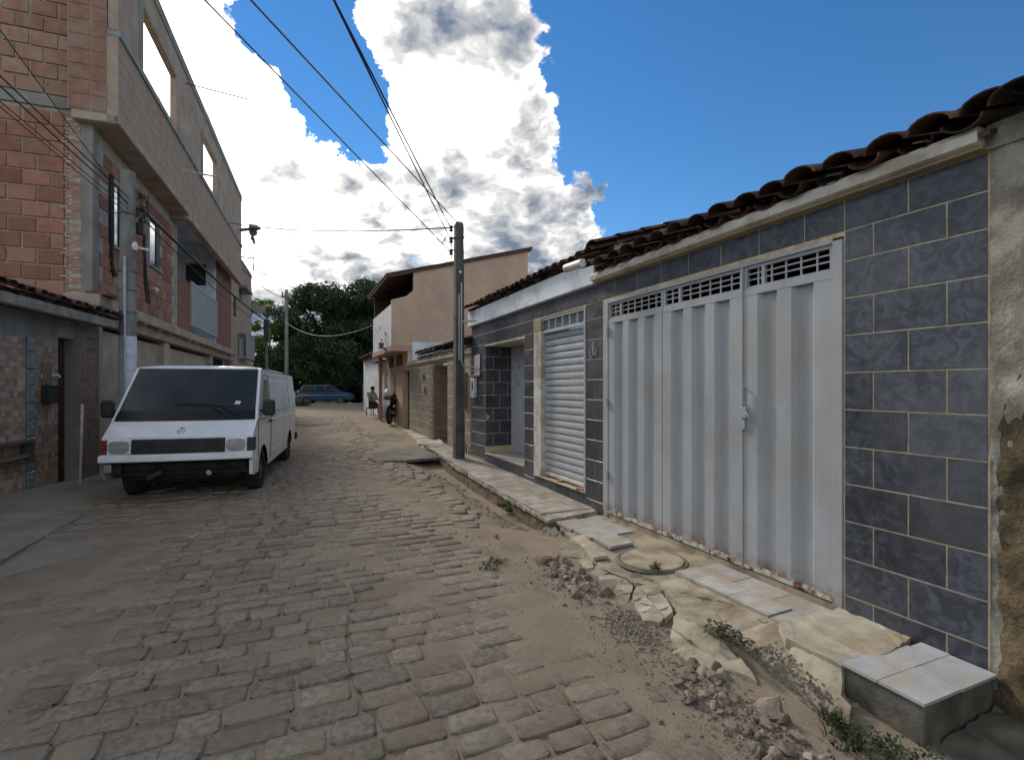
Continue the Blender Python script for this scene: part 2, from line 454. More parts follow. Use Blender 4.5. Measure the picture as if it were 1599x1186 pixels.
# ------------------------------------------------------------------ mesh helpers
class MB:
    """collects shapes; build() links them as ONE mesh object"""
    def __init__(s, sx=1):
        s.v, s.f, s.sx = [], [], sx

    def add(s, verts, faces):
        k = len(s.v)
        s.v += [(p[0] * s.sx, p[1], p[2]) for p in verts]
        s.f += [tuple(i + k for i in f) for f in faces]
        return s

    def box(s, a0, a1, b0, b1, c0, c1):
        v = [(a0, b0, c0), (a1, b0, c0), (a1, b1, c0), (a0, b1, c0), (a0, b0, c1), (a1, b0, c1), (a1, b1, c1), (a0, b1, c1)]
        return s.add(v, [(0, 3, 2, 1), (4, 5, 6, 7), (0, 1, 5, 4), (1, 2, 6, 5), (2, 3, 7, 6), (3, 0, 4, 7)])

    def tube(s, pts, r, n=8, r2=None, cap=True):
        pts = [Vector(p) for p in pts]
        k = len(pts)
        vs, fs = [], []
        prev = None
        for i, p in enumerate(pts):
            t = (pts[min(i + 1, k - 1)] - pts[max(i - 1, 0)])
            t = t.normalized() if t.length > 1e-9 else Vector((0, 0, 1))
            a = Vector((0, 0, 1)) if abs(t.z) < .95 else Vector((1, 0, 0))
            if prev is not None:
                a = prev
            u = (a - t * a.dot(t))
            u = u.normalized() if u.length > 1e-6 else t.orthogonal().normalized()
            prev = u
            w = t.cross(u)
            rr = r if r2 is None else r + (r2 - r) * i / max(1, k - 1)
            if isinstance(r, (list, tuple)):
                rr = r[i]
            for j in range(n):
                an = 2 * PI * j / n
                vs.append(tuple(p + u * (rr * math.cos(an)) + w * (rr * math.sin(an))))
        for i in range(k - 1):
            for j in range(n):
                fs.append((i * n + j, i * n + (j + 1) % n, (i + 1) * n + (j + 1) % n, (i + 1) * n + j))
        if cap:
            fs.append(tuple(range(n))[::-1])
            fs.append(tuple((k - 1) * n + j for j in range(n)))
        return s.add(vs, fs)

    def prism(s, poly, c0, c1, axis=2):
        """poly in the two other axes, extruded along axis"""
        n = len(poly)
        def P(p, c):
            return (p[0], p[1], c) if axis == 2 else ((p[0], c, p[1]) if axis == 1 else (c, p[0], p[1]))
        v = [P(p, c0) for p in poly] + [P(p, c1) for p in poly]
        f = [tuple(range(n))[::-1], tuple(range(n, 2 * n))] + [(i, (i + 1) % n, n + (i + 1) % n, n + i) for i in range(n)]
        return s.add(v, f)

    def mesh(s, name, smooth=False, bevel=0.0, angle=35):
        me = bpy.data.meshes.new(name)
        bm = bmesh.new()
        bv = [bm.verts.new(p) for p in s.v]
        for f in s.f:
            try:
                bm.faces.new([bv[i] for i in f])
            except ValueError:
                pass
        bmesh.ops.recalc_face_normals(bm, faces=bm.faces)
        if bevel:
            eds = [e for e in bm.edges if len(e.link_faces) == 2 and e.calc_face_angle(0) > .5]
            bmesh.ops.bevel(bm, geom=eds, offset=bevel, segments=1, affect='EDGES', clamp_overlap=True)
        bm.to_mesh(me)
        bm.free()
        if smooth:
            for p in me.polygons:
                p.use_smooth = True
            me.set_sharp_from_angle(angle=math.radians(angle))
        return me

    def build(s, name, mat, parent=None, smooth=False, bevel=0.0, loc=None, angle=35):
        me = s.mesh(name, smooth, bevel, angle)
        me.materials.append(MT[mat] if isinstance(mat, str) else mat)
        return link(name, me, parent, loc)


def link(name, me, parent=None, loc=None, rot=None, scale=None):
    o = bpy.data.objects.new(name, me)
    COL.objects.link(o)
    if parent:
        o.parent = parent
    if loc:
        o.location = loc
    if rot:
        o.rotation_euler = rot
    if scale:
        o.scale = scale
    return o


def tag(o, label=None, cat=None, group=None, kind=None):
    if label:
        o['label'] = label
    if cat:
        o['category'] = cat
    if group:
        o['group'] = group
    if kind:
        o['kind'] = kind
    return o


def thing(name, label, cat, loc=(0, 0, 0), rz=0.0, group=None):
    o = bpy.data.objects.new(name, None)
    o.empty_display_size = .2
    COL.objects.link(o)
    o.location = loc
    o.rotation_euler = (0, 0, rz)
    return tag(o, label, cat, group)


def B(sx=1):
    return MB(sx)


def slabpiece(w, d, h, b):
    """a tile/brick: w along x, h along z, d deep towards +y with chamfered front; origin at its lower back middle... centred in x,z"""
    m = MB()
    x, z = w / 2, h / 2
    def ring(y, k):
        return [(-x + k, y, -z + k), (x - k, y, -z + k), (x - k, y, z - k), (-x + k, y, z - k)]
    v = ring(0, 0) + ring(d - b, 0) + ring(d, b)
    f = [(0, 1, 2, 3)]
    for r in (0, 4):
        f += [(r + i, r + (i + 1) % 4, r + 4 + (i + 1) % 4, r + 4 + i) for i in range(4)]
    f.append((8, 9, 10, 11))
    return m.add(v, f)


_piece = {}


def piece(name, w, d, h, b, mat, parent, loc, rz=0.0, tilt=0.0):
    key = (name, round(w, 3), round(d, 3), round(h, 3), b, mat)
    if key not in _piece:
        me = slabpiece(w, d, h, b).mesh(name)
        me.materials.append(MT[mat])
        _piece[key] = me
    return link(name, _piece[key], parent, loc, (tilt, tilt * .6, rz))


# frames: s runs along a wall away from the camera, o out of the wall towards the street, z up
class Frame:
    def __init__(f, O, k, side):
        L = math.hypot(k, 1)
        f.O = Vector((O[0], O[1], 0))
        f.d = Vector((k / L, 1 / L, 0))
        f.sx = 1 if side > 0 else -1          # local x = s on the right side, -s on the left side
        f.n = Vector((-f.d.y, f.d.x, 0)) * side
        lx = f.d * f.sx
        f.rz = math.atan2(lx.y, lx.x)

    def w(f, s, o, z=0.0):
        return f.O + f.d * s + f.n * o + Vector((0, 0, z))

    def so(f, x, y):
        p = Vector((x, y, 0)) - f.O
        return p.dot(f.d), p.dot(f.n)

    def root(f, name, label, cat, s=0, o=0, z=0, group=None):
        return thing(name, label, cat, f.w(s, o, z), f.rz, group)


FR = Frame((2.38, 3.67), -.4266, +1)
F1 = Frame((-6.79, 6.76), -.282, -1)
F2 = Frame((-7.56, 9.2), -.370, -1)


def nz(x, y, z=0.0):
    return noise.noise(Vector((x, y, z)))


def sm(a, b, x):
    t = min(1, max(0, (x - a) / (b - a)))
    return t * t * (3 - 2 * t)


def zroad(s, o):
    z = .022 * (s - 4.5) if s < 4.5 else .0125 * (s - 4.5)
    z = max(z, -.2)
    g = (1 - sm(.6, 2.2, o)) * (1 - sm(9, 12, s))          # sunken right gutter
    bank = .040 * (1 - sm(.95, 1.65, o)) * (1 - sm(2.5, 3.0, s)) * sm(-.80, -.35, s)
    g2 = .10 * (1 - sm(.9, 1.5, o)) * sm(3.0, 3.6, s) * (1 - sm(8, 10.3, s))
    return z - .10 * g + bank - g2


def sand(s, o):
    """how far drifted dirt covers the setts, about -1..1"""
    v = nz(s * .45, o * .9, 3.1) * 1.1 + nz(s * 1.7, o * 1.7, 8.2) * .55
    v += .85 * math.exp(-((o - 1.75 - .05 * s) / .42) ** 2) * (1 - sm(6.5, 9, s))     # bare strip by the right gutter
    v += .55 * sm(4.35, 5.2, o) * (1 - sm(5, 9, s))                                     # smeared cement on the left
    v += .5 * sm(8, 12, s)
    v += .5 * math.exp(-((o - 3.3) / .3) ** 2 - ((s - 8.2) / 1.2) ** 2)
    v -= .42
    return v


def zdirt(s, o):
    return zroad(s, o) - .0065 + .020 * max(-.5, min(1.1, sand(s, o))) + .007 * nz(s * 5, o * 5, 1.5) + .003 * nz(s * 17, o * 17, 4.5)


# ------------------------------------------------------------------ ground and road
def build_ground():
    m = MB()
    n = 14
    xs = [-400, -150, -60, -30, -15, -8, 0, 8, 15, 30, 60, 150, 400]
    ys = [-200, -60, -20, -6, 2, 8, 16, 24, 32, 40, 60, 120, 300, 900]
    v, f = [], []
    for y in ys:
        for x in xs:
            s, o = FR.so(x, y)
            v.append((x, y, max(-.45, min(.25, .0125 * (s - 4.5) - .34)) + (0.09 if s > 33 else 0)))
    nx = len(xs)
    for j in range(len(ys) - 1):
        for i in range(nx - 1):
            f.append((j * nx + i, j * nx + i + 1, (j + 1) * nx + i + 1, (j + 1) * nx + i))
    m.add(v, f)
    g = m.build('ground', 'ground')
    tag(g, kind='structure')


def build_road():
    ss = [-3.0]
    while ss[-1] < 45:
        s = ss[-1]
        ss.append(s + (.055 if s < 6 else .055 + (s - 6) * .02))
    os_ = list(np.arange(-.6, 8.6, .065))
    v, f = [], []
    for s in ss:
        for o in os_:
            p = FR.w(s, o, zdirt(s, o))
            v.append(tuple(p))
    n = len(os_)
    for j in range(len(ss) - 1):
        for i in range(n - 1):
            f.append((j * n + i, j * n + i + 1, (j + 1) * n + i + 1, (j + 1) * n + i))
    me = bpy.data.meshes.new('road')
    me.from_pydata(v, [], f)
    me.materials.append(MT['dirt'])
    for p in me.polygons:
        p.use_smooth = True
    me.flip_normals() if me.polygons[0].normal.z < 0 else None
    road = link('road', me)
    tag(road, kind='structure')
    # setts: 12 worn variants
    us = [-1, -.84, .84, 1]
    var = []
    for k in range(12):
        r = random.Random(100 + k)
        vv = []
        for j, b in enumerate(us):
            for i, a in enumerate(us):
                edge = i in (0, 3) or j in (0, 3)
                corner = i in (0, 3) and j in (0, 3)
                kx = .80 if corner else 1
                x = a * kx + r.uniform(-.13, .13)
                y = b * kx + r.uniform(-.09, .09)
                z = (-.20 if edge else 0) + (-.12 if corner else 0) + r.uniform(-.12, .12)
                vv.append((x, y, z))
        ring = [0, 1, 2, 3, 7, 11, 15, 14, 13, 12, 8, 4]
        for q in ring:
            x, y, z = vv[q]
            vv.append((x * 1.04, y * 1.04, -2.0))
        ff = [(j * 4 + i, j * 4 + i + 1, j * 4 + i + 5, j * 4 + i + 4) for j in range(3) for i in range(3)]
        ff += [(ring[(t + 1) % 12], ring[t], 16 + t, 16 + (t + 1) % 12) for t in range(12)]
        me = bpy.data.meshes.new('cobblestone')
        me.from_pydata(vv, [], ff)
        for p in me.polygons:
            p.use_smooth = True
        me.materials.append(MT['cobble'])
        var.append((me, np.array(vv), ff))
    stones = []
    s = -1.9
    r = random.Random(4)
    row = 0
    while s < 24:
        rh = r.uniform(.12, .20)
        o = (1.30 if s > 3.2 else 1.66 - .10 * s * (s < 0)) + r.uniform(0, .30)
        omax = 6.05 if s > 4.6 else 5.6
        while o < omax:
            ln = r.choice([r.uniform(.17, .24), r.uniform(.24, .34), r.uniform(.26, .36)])
            oc = o + ln / 2
            sc = s + rh / 2 + .05 * nz(oc * .5, s * .5, 4.4) * 2
            bad = 4.55 > s > 2.7 and oc > 5.0            # driveway slab
            if oc < 1.95 and s < 3.0:
                bad = bad or r.random() < .3
            if 8.35 < s < 10.4 and .5 < oc < 2.15:
                bad = True
            if not bad and r.random() > .03:
                cover = sand(sc, oc)
                z = zroad(sc, oc) + r.uniform(-.007, .007)
                if cover > .85:
                    bad = r.random() < .55
                if not bad:
                    stones.append((sc, oc, z, rh / 2 * r.uniform(.90, .99), ln / 2 * r.uniform(.92, .99), r.uniform(-.07, .07),
                                   r.uniform(-.035, .035), r.uniform(-.03, .03), r.randrange(12)))
            o += ln + r.uniform(.004, .02)
        s += rh + r.uniform(.004, .016)
        row += 1

    def visible(st):
        p = FR.w(st[0], st[1], st[2])
        if p.y < 1.9:
            return -1
        if abs(p.x) > p.y * 1.02 + .2:
            return -1
        return 1.0 / p.length_squared * st[3] * st[4] * 1.6 / p.length
    order = sorted(stones, key=visible, reverse=True)
    big, rest = order[:300], order[300:]
    for sc, oc, z, hs, ho, rz, t1, t2, k in big:
        # local x along s, y along o
        link('cobblestone', var[k][0], road, FR.w(sc, oc, z), (t1, t2, FR.rz + rz), (hs, ho, .042))
    V, Fc = [], []
    base = 0
    for sc, oc, z, hs, ho, rz, t1, t2, k in rest:
        me, vv, ff = var[k]
        a = FR.rz + rz
        p = FR.w(sc, oc, z)
        q = vv * np.array([hs, ho, .042])
        zt = q[:, 2] + q[:, 0] * t2 + q[:, 1] * t1
        V.append(np.stack([q[:, 0] * math.cos(a) - q[:, 1] * math.sin(a) + p.x, q[:, 0] * math.sin(a) + q[:, 1] * math.cos(a) + p.y, zt + p.z], 1))
        Fc += [tuple(i + base for i in f_) for f_ in ff]
        base += len(vv)
    me = bpy.data.meshes.new('cobblestone_paving')
    me.from_pydata(np.concatenate(V).tolist(), [], Fc)
    for p in me.polygons:
        p.use_smooth = True
    me.materials.append(MT['cobble'])
    tag(link('cobblestone_paving', me, road), kind='stuff')
    return road


build_ground()
ROAD = build_road()


def slab(name, pts, thick, mat, parent=None, cuts=3, amp=.006, seed=0, fr=FR, edge=.012):
    """an uneven slab: pts are (s,o,z) of its top outline; cuts > 0 gives a broken, weathered top"""
    n = len(pts)
    r = random.Random(seed)
    rough = cuts > 0
    P = []
    for i in range(n):
        a, b = Vector(pts[i]), Vector(pts[(i + 1) % n])
        L = (b - a).length
        k = max(1, int(L / (.045 if rough else .12)))
        for j in range(k):
            p = a.lerp(b, j / k)
            if j:
                q = Vector((nz(p.x * 9, p.y * 9, seed), nz(p.x * 9, p.y * 9, seed + 31), 0)) * edge * 1.6
                p += q + Vector((r.uniform(-edge, edge), r.uniform(-edge, edge), 0)) * .45
            P.append(p)
    bm = bmesh.new()
    drop = [r.random() ** 3 * .02 if rough else 0 for p in P]
    top = [bm.verts.new(fr.w(p.x, p.y, p.z - d)) for p, d in zip(P, drop)]
    bot = [bm.verts.new(fr.w(p.x, p.y, p.z - thick) + (Vector((r.uniform(-1, 1), r.uniform(-1, 1), 0)) * edge)) for p in P]
    m = len(P)
    face = bm.faces.new(top)
    for i in range(m):
        bm.faces.new((top[i], bot[i], bot[(i + 1) % m], top[(i + 1) % m]))
    rim = set(top) | set(bot)
    res = bmesh.ops.triangulate(bm, faces=[face])
    if rough:
        for lim in (.30, .15, .075):
            es = [e for e in bm.edges if e.calc_length() > lim]
            if es and len(bm.faces) < 9000:
                bmesh.ops.subdivide_edges(bm, edges=es, cuts=1)
                bmesh.ops.triangulate(bm, faces=[f for f in bm.faces if len(f.verts) > 3])
    bmesh.ops.recalc_face_normals(bm, faces=bm.faces)
    for v in bm.verts:
        c = v.co
        v.co.z += amp * (.7 * noise.noise(c * 4 + Vector((seed, 0, 0))) + .5 * noise.noise(c * 13) + (.40 * noise.noise(c * 40) if rough else 0))
        if rough and v not in rim:
            pass
    me = bpy.data.meshes.new(name)
    bm.to_mesh(me)
    bm.free()
    for p in me.polygons:
        p.use_smooth = True
    me.set_sharp_from_angle(angle=math.radians(42))
    me.materials.append(MT[mat])
    o = link(name, me, parent)
    return o


def split_poly(poly, c, d):
    """cut a polygon of (s,o,z) by the line through c along d; returns the two sides"""
    nx, ny = -d[1], d[0]
    f = lambda p: (p[0] - c[0]) * nx + (p[1] - c[1]) * ny
    A, Bp = [], []
    for i in range(len(poly)):
        p, q = poly[i], poly[(i + 1) % len(poly)]
        fp, fq = f(p), f(q)
        (A if fp >= 0 else Bp).append(p)
        if (fp >= 0) != (fq >= 0):
            t = fp / (fp - fq)
            x = tuple(p[k] + (q[k] - p[k]) * t for k in range(3))
            A.append(x)
            Bp.append(x)
    return A, Bp


def cracked(name, pts, pieces, thick, mat, parent, amp, seed, gap=.007, edge=.006, tilt=.014, mats=None):
    """a slab broken along ragged cracks into separate pieces, each a little sunk or tipped"""
    r = random.Random(seed)
    polys = [list(pts)]

    def area(p):
        return abs(sum(p[i][0] * p[(i + 1) % len(p)][1] - p[(i + 1) % len(p)][0] * p[i][1] for i in range(len(p)))) / 2
    while len(polys) < pieces:
        polys.sort(key=area)
        p = polys.pop()
        cx = sum(q[0] for q in p) / len(p) + r.uniform(-.04, .04)
        cy = sum(q[1] for q in p) / len(p) + r.uniform(-.04, .04)
        best = None
        for k in range(6):
            a = r.uniform(0, PI)
            A, C_ = split_poly(p, (cx, cy), (math.cos(a), math.sin(a)))
            if len(A) > 2 and len(C_) > 2:
                w = min(area(A), area(C_)) / (1e-6 + max(sum((Vector(q) - Vector(p0)).length for q, p0 in zip(A, A[1:])), .01))
                if best is None or w > best[0]:
                    best = (w, A, C_)
        if best is None:
            polys.append(p)
            break
        polys += [best[1], best[2]]
    out = []
    for k, p in enumerate(polys):
        cx, cy = sum(q[0] for q in p) / len(p), sum(q[1] for q in p) / len(p)
        tx, ty, dz = r.uniform(-tilt, tilt) * 3, r.uniform(-tilt, tilt) * 3, r.uniform(-tilt, tilt * .3) * .6
        pp = []
        for q in p:
            v = Vector((q[0] - cx, q[1] - cy))
            L = v.length
            v = v * max(.2, (L - gap) / max(L, 1e-5))
            pp.append((cx + v.x, cy + v.y, q[2] + dz + tx * v.x + ty * v.y))
        out.append(slab(name, pp, thick, (mats or [mat])[k % len(mats or [mat])], parent, 2, amp, seed * 7 + k, edge=edge))
    return out


# ---- the right pavement
def build_right_pavement():
    # raised concrete footway in front of the shutter and the recessed door
    pv = slab('pavement', [(3.10, .80, -.005), (3.22, -.02, .005), (5.5, -.02, .03), (8.35, -.02, .09), (8.5, .0, .10), (10.6, .0, .115),
                           (10.7, .52, .10), (9.0, .60, .09), (7.2, .72, .055), (5.3, .78, .03)], .05, 'concrete_grey', None, 2, .004, 3)
    tag(pv, kind='structure')
    # its weathered kerb
    m = MB()
    edge = [(3.10, .765), (4.2, .755), (5.3, .745), (7.2, .685), (9.0, .565), (10.6, .485)]
    zt = [-.045, -.03, -.01, .015, .05, .06]
    vs, fs = [], []
    cols = []
    for i in range(len(edge) - 1):
        for t in np.linspace(0, 1, 14)[:-1]:
            cols.append((edge[i][0] + (edge[i + 1][0] - edge[i][0]) * t, edge[i][1] + (edge[i + 1][1] - edge[i][1]) * t, zt[i] + (zt[i + 1] - zt[i]) * t))
    K = 6
    for (s, o, z) in cols:
        for k in range(K):
            zz = z - k * .055
            oo = o + .022 * nz(s * 5, zz * 9, 2) + .012 * k + .02 * nz(s * 14, zz * 14, 7)
            vs.append(tuple(FR.w(s, oo, zz)))
    for i in range(len(cols) - 1):
        for k in range(K - 1):
            fs.append((i * K + k, (i + 1) * K + k, (i + 1) * K + k + 1, i * K + k + 1))
    # end face towards the camera
    vs2 = []
    for j in range(8):
        for k in range(K):
            z = -.045 - k * .055
            vs2.append(tuple(FR.w(3.11 + .12 * j / 7 + .02 * nz(j * 1.3, k * 1.1, 9) - .008 * k, .76 - .80 * j / 7, z)))
    fs2 = [(j * K + k, (j + 1) * K + k, (j + 1) * K + k + 1, j * K + k + 1) for j in range(7) for k in range(K - 1)]
    m.add(vs, fs)
    m.add(vs2, fs2)
    kb = m.build('kerb', 'kerb', pv, smooth=True, angle=80)
    # joints: paving cut into flags 2 mm proud of the body
    r = random.Random(2)
    s = 3.35
    while s < 10.2:
        L = r.uniform(.62, .95)
        omax = .78 - max(0, (s - 5.3)) * .045
        for (a, b) in ((.0, .37), (.38, omax - .02)):
            z0 = .005 + (s - 3.2) * .0165
            z1 = z0 + L * .0165
            slab('paving_flag', [(s, a, z0 + .006), (s + L - .012, a, z1 + .006), (s + L - .012, b, z1 + .004), (s, b, z0 + .004)], .012,
                 'concrete_grey', pv, 0, .003, r.randrange(999), edge=.004)
        s += L
    # far pavement, flag after flag
    far = [(11.05, .60, .10), (11.9, .46, .115), (13.4, .32, .13), (15.6, .22, .17), (17.6, .22, .22), (19.6, .25, .27), (22, .1, .30), (26, -.3, .34), (33.8, -1.0, .42)]
    for i in range(len(far) - 1):
        a, b = far[i], far[i + 1]
        n = 3 if i < 5 else 2
        for k in range(n):
            t0, t1 = k / n, (k + 1) / n - .012
            pa = [a[q] + (b[q] - a[q]) * t0 for q in range(3)]
            pb = [a[q] + (b[q] - a[q]) * t1 for q in range(3)]
            dz = r.uniform(-.02, .02)
            slab('paving_flag', [(pa[0], -1.6 if i > 5 else -.05, pa[2] + dz), (pb[0], -1.6 if i > 5 else -.05, pb[2] + dz), (pb[0], pb[1], pb[2] + dz * .3), (pa[0], pa[1], pa[2] + dz * .3)],
                 .3, 'concrete_pale' if i < 4 else 'concrete_grey', pv, 0, .01, 40 + i * 3 + k, edge=.02)
    # tipped broken flags where the footway has sunk
    slab('broken_flag', [(10.75, .55, .03), (10.85, -.05, .14), (11.3, -.05, .19), (11.25, .60, .06)], .05, 'concrete_pale', pv, 1, .006, 71)
    slab('broken_flag', [(10.62, .48, .0), (10.68, -.1, .10), (10.84, -.1, .12), (10.8, .5, .0)], .05, 'concrete_grey', pv, 1, .006, 72)
    # floor tiles by the gate's far end
    tiles = []
    for i in range(3):
        for j in range(2):
            a0, a1 = 1.98 + i * .36, 1.98 + (i + 1) * .36 - .008
            b0, b1 = .07 + j * .29 + .03 * i, .07 + (j + 1) * .29 - .008 + .03 * i
            if i == 0 and j == 0:
                continue
            dz = r.uniform(-.004, .004)
            slab('paving_tile', [(a0, b0, -.022 + dz), (a1, b0, -.018 + dz), (a1, b1, -.03 + dz), (a0, b1, -.034 + dz)], .03, 'paver_grey', pv, 0, .003, 200 + i * 2 + j, edge=.004)
    slab('paving_tile', [(1.80, .80, -.045), (2.10, .74, -.04), (2.12, .88, -.055), (1.84, .93, -.06)], .03, 'concrete_pale', pv, 0, .004, 210)
    slab('paving_tile', [(2.12, .73, -.04), (2.48, .67, -.035), (2.5, .81, -.05), (2.13, .87, -.055)], .03, 'concrete_pale', pv, 0, .004, 211)
    # sand bed / yellowish strip under them
    slab('concrete_bed', [(-.05, -.02, -.03), (3.2, -.02, -.03), (3.08, .66, -.055), (2.4, .84, -.075), (1.7, .98, -.085), (1.0, .9, -.055), (.55, .62, -.035), (-.05, .56, -.03)], .25,
         'concrete_tan', pv, 3, .005, 31, edge=.03)
    # strip of grey floor tiles along the gate
    for i in range(3):
        for j in range(2):
            a0, a1 = -.02 + i * .38 + .19 * j, -.02 + (i + 1) * .38 - .007 + .19 * j
            b0, b1 = .06 + .245 * j, .06 + .245 * (j + 1) - .007
            a1 = min(a1, 1.13)
            if a1 - a0 < .05:
                continue
            dz = r.uniform(-.003, .003)
            slab('paving_tile', [(a0, b0, -.004 + dz), (a1, b0, -.006 + dz), (a1, b1, -.012 + dz), (a0, b1, -.012 + dz)], .03, 'paver_grey', pv, 0, .0025, 230 + i * 2 + j, edge=.003)
    slab('paving_tile', [(-.02, .305, -.012), (.163, .305, -.012), (.163, .543, -.02), (-.02, .543, -.02)], .03, 'paver_grey', pv, 0, .0025, 239, edge=.003)
    # beige cement strip that slopes down to the gutter
    cracked('broken_slab', [(1.05, .80, -.045), (1.02, .56, -.02), (.53, .565, -.018), (.1, .565, -.018), (-.07, .56, -.02), (-.1, .70, -.05), (-.22, .73, -.08), (-.42, .76, -.11), (-.60, .82, -.15),
                         (-.66, .93, -.19), (-.44, 1.0, -.165), (-.24, .995, -.12), (-.04, 1.0, -.075), (.24, 1.02, -.055), (.47, 1.03, -.05), (.76, .90, -.045)], 3, .12,
            'concrete_tan', pv, .004, 5, .003, .006, .004)
    # tilted broken slab with its undercut edge
    cracked('broken_slab', [(.55, 1.06, -.075), (.60, .93, -.06), (.28, 1.035, -.065), (.03, 1.03, -.08), (-.15, 1.06, -.10), (-.23, 1.10, -.125), (-.09, 1.15, -.125), (.0, 1.25, -.135), (.06, 1.32, -.145), (.23, 1.35, -.15), (.39, 1.23, -.12)],
            2, .085, 'concrete_tan', pv, .006, 6, .005, .010, .008)
    cracked('broken_slab', [(.20, 1.50, -.19), (.32, 1.34, -.15), (.24, 1.37, -.165), (.05, 1.34, -.165), (-.02, 1.29, -.15), (-.04, 1.41, -.18), (.02, 1.48, -.195)], 3, .09,
            'concrete_grey', pv, .009, 8, .008, .012, .014)
    cracked('broken_slab', [(.55, 1.18, -.095), (.62, 1.00, -.070), (.80, .92, -.058), (1.02, .83, -.050), (1.12, .96, -.070), (1.02, 1.08, -.085), (.84, 1.18, -.098), (.66, 1.26, -.108)], 10, .05,
            'concrete_pale', pv, .006, 9, .005, .008, .006, ['concrete_pale', 'concrete_pale', 'concrete_tan'])
    cracked('broken_slab', [(1.56, 1.18, -.12), (1.72, .98, -.085), (1.52, .93, -.08), (1.18, .95, -.085), (.98, 1.14, -.115), (.86, 1.36, -.155), (1.06, 1.42, -.165), (1.3, 1.24, -.13)], 7, .09,
            'concrete_tan', pv, .008, 11, .006, .010, .008, ['concrete_tan', 'concrete_tan', 'concrete_grey'])
    cracked('broken_slab', [(2.40, 1.05, -.095), (2.52, .85, -.065), (1.86, .93, -.075), (1.70, 1.02, -.09), (1.74, 1.20, -.13), (2.05, 1.24, -.13)], 3, .09, 'concrete_tan', pv, .009, 12, .006, .010, .008)
    cracked('broken_slab', [(2.62, 1.12, -.15), (3.1, .86, -.10), (3.08, .70, -.075), (2.55, .84, -.085), (2.46, 1.0, -.12)], 3, .1, 'asphalt', pv, .02, 13, .006, .012, .012)
    slab('broken_slab', [(1.22, .96, -.084), (1.42, .80, -.052), (1.12, .79, -.045), (1.06, .90, -.068)], .05, 'asphalt', pv, 2, .009, 14)
    cracked('broken_slab', [(.84, 1.46, -.175), (.92, 1.30, -.15), (.78, 1.30, -.145), (.62, 1.50, -.18)], 3, .05, 'concrete_grey', pv, .010, 19, .008, .012, .010)
    # raised block in front of the tiled wall: pale cement top, then blue grey tiles
    slab('raised_block', [(.02, -.015, .012), (.06, .22, .012), (.02, .62, .006), (-.12, .73, -.002), (-.34, .715, -.004), (-.46, .70, -.006), (-.50, .36, .006), (-.44, -.015, .01)], .30,
         'concrete_pale', pv, 3, .006, 15, edge=.008)
    blk = MB()
    p = [(-.50, -.01), (-.86, -.01), (-.88, .685), (-.47, .685)]
    blk.add([tuple(FR.w(a, b, -.014)) for a, b in p] + [tuple(FR.w(a, b, -.42)) for a, b in p],
            [(0, 1, 2, 3), (4, 7, 6, 5), (0, 4, 5, 1), (1, 5, 6, 2), (2, 6, 7, 3), (3, 7, 4, 0)])
    blk.build('raised_block', 'concrete_dark', pv, bevel=.008)
    cells = [(-.885, -.66, .37, .695), (-.885, -.66, .02, .363), (-.653, -.46, .47, .695), (-.653, -.49, .13, .463), (-.653, -.50, .0, .123)]
    for i, (a0, a1, b0, b1) in enumerate(cells):
        slab('paving_tile', [(a0, b0, .001), (a1, b0, .003), (a1, b1, .001), (a0, b1, -.001)], .016, 'paver_blue', pv, 0, .0015, 260 + i, edge=.002)
    # boulder-like lump of cement under the block's corner
    lump = slab('broken_slab', [(-.12, .70, -.01), (-.30, .712, -.02), (-.46, .70, -.03), (-.56, .84, -.22), (-.42, .90, -.22), (-.2, .80, -.13)], .15, 'concrete_tan', pv, 2, .02, 16)
    # sloping base ground to the right of the block
    slab('side_ramp', [(-.88, -.1, -.16), (-.9, .75, -.24), (-1.6, 1.0, -.28), (-2.2, .3, -.26), (-2.2, -.4, -.2)], .2, 'concrete_dark', pv, 2, .02, 17)
    return pv


PAVE = build_right_pavement()


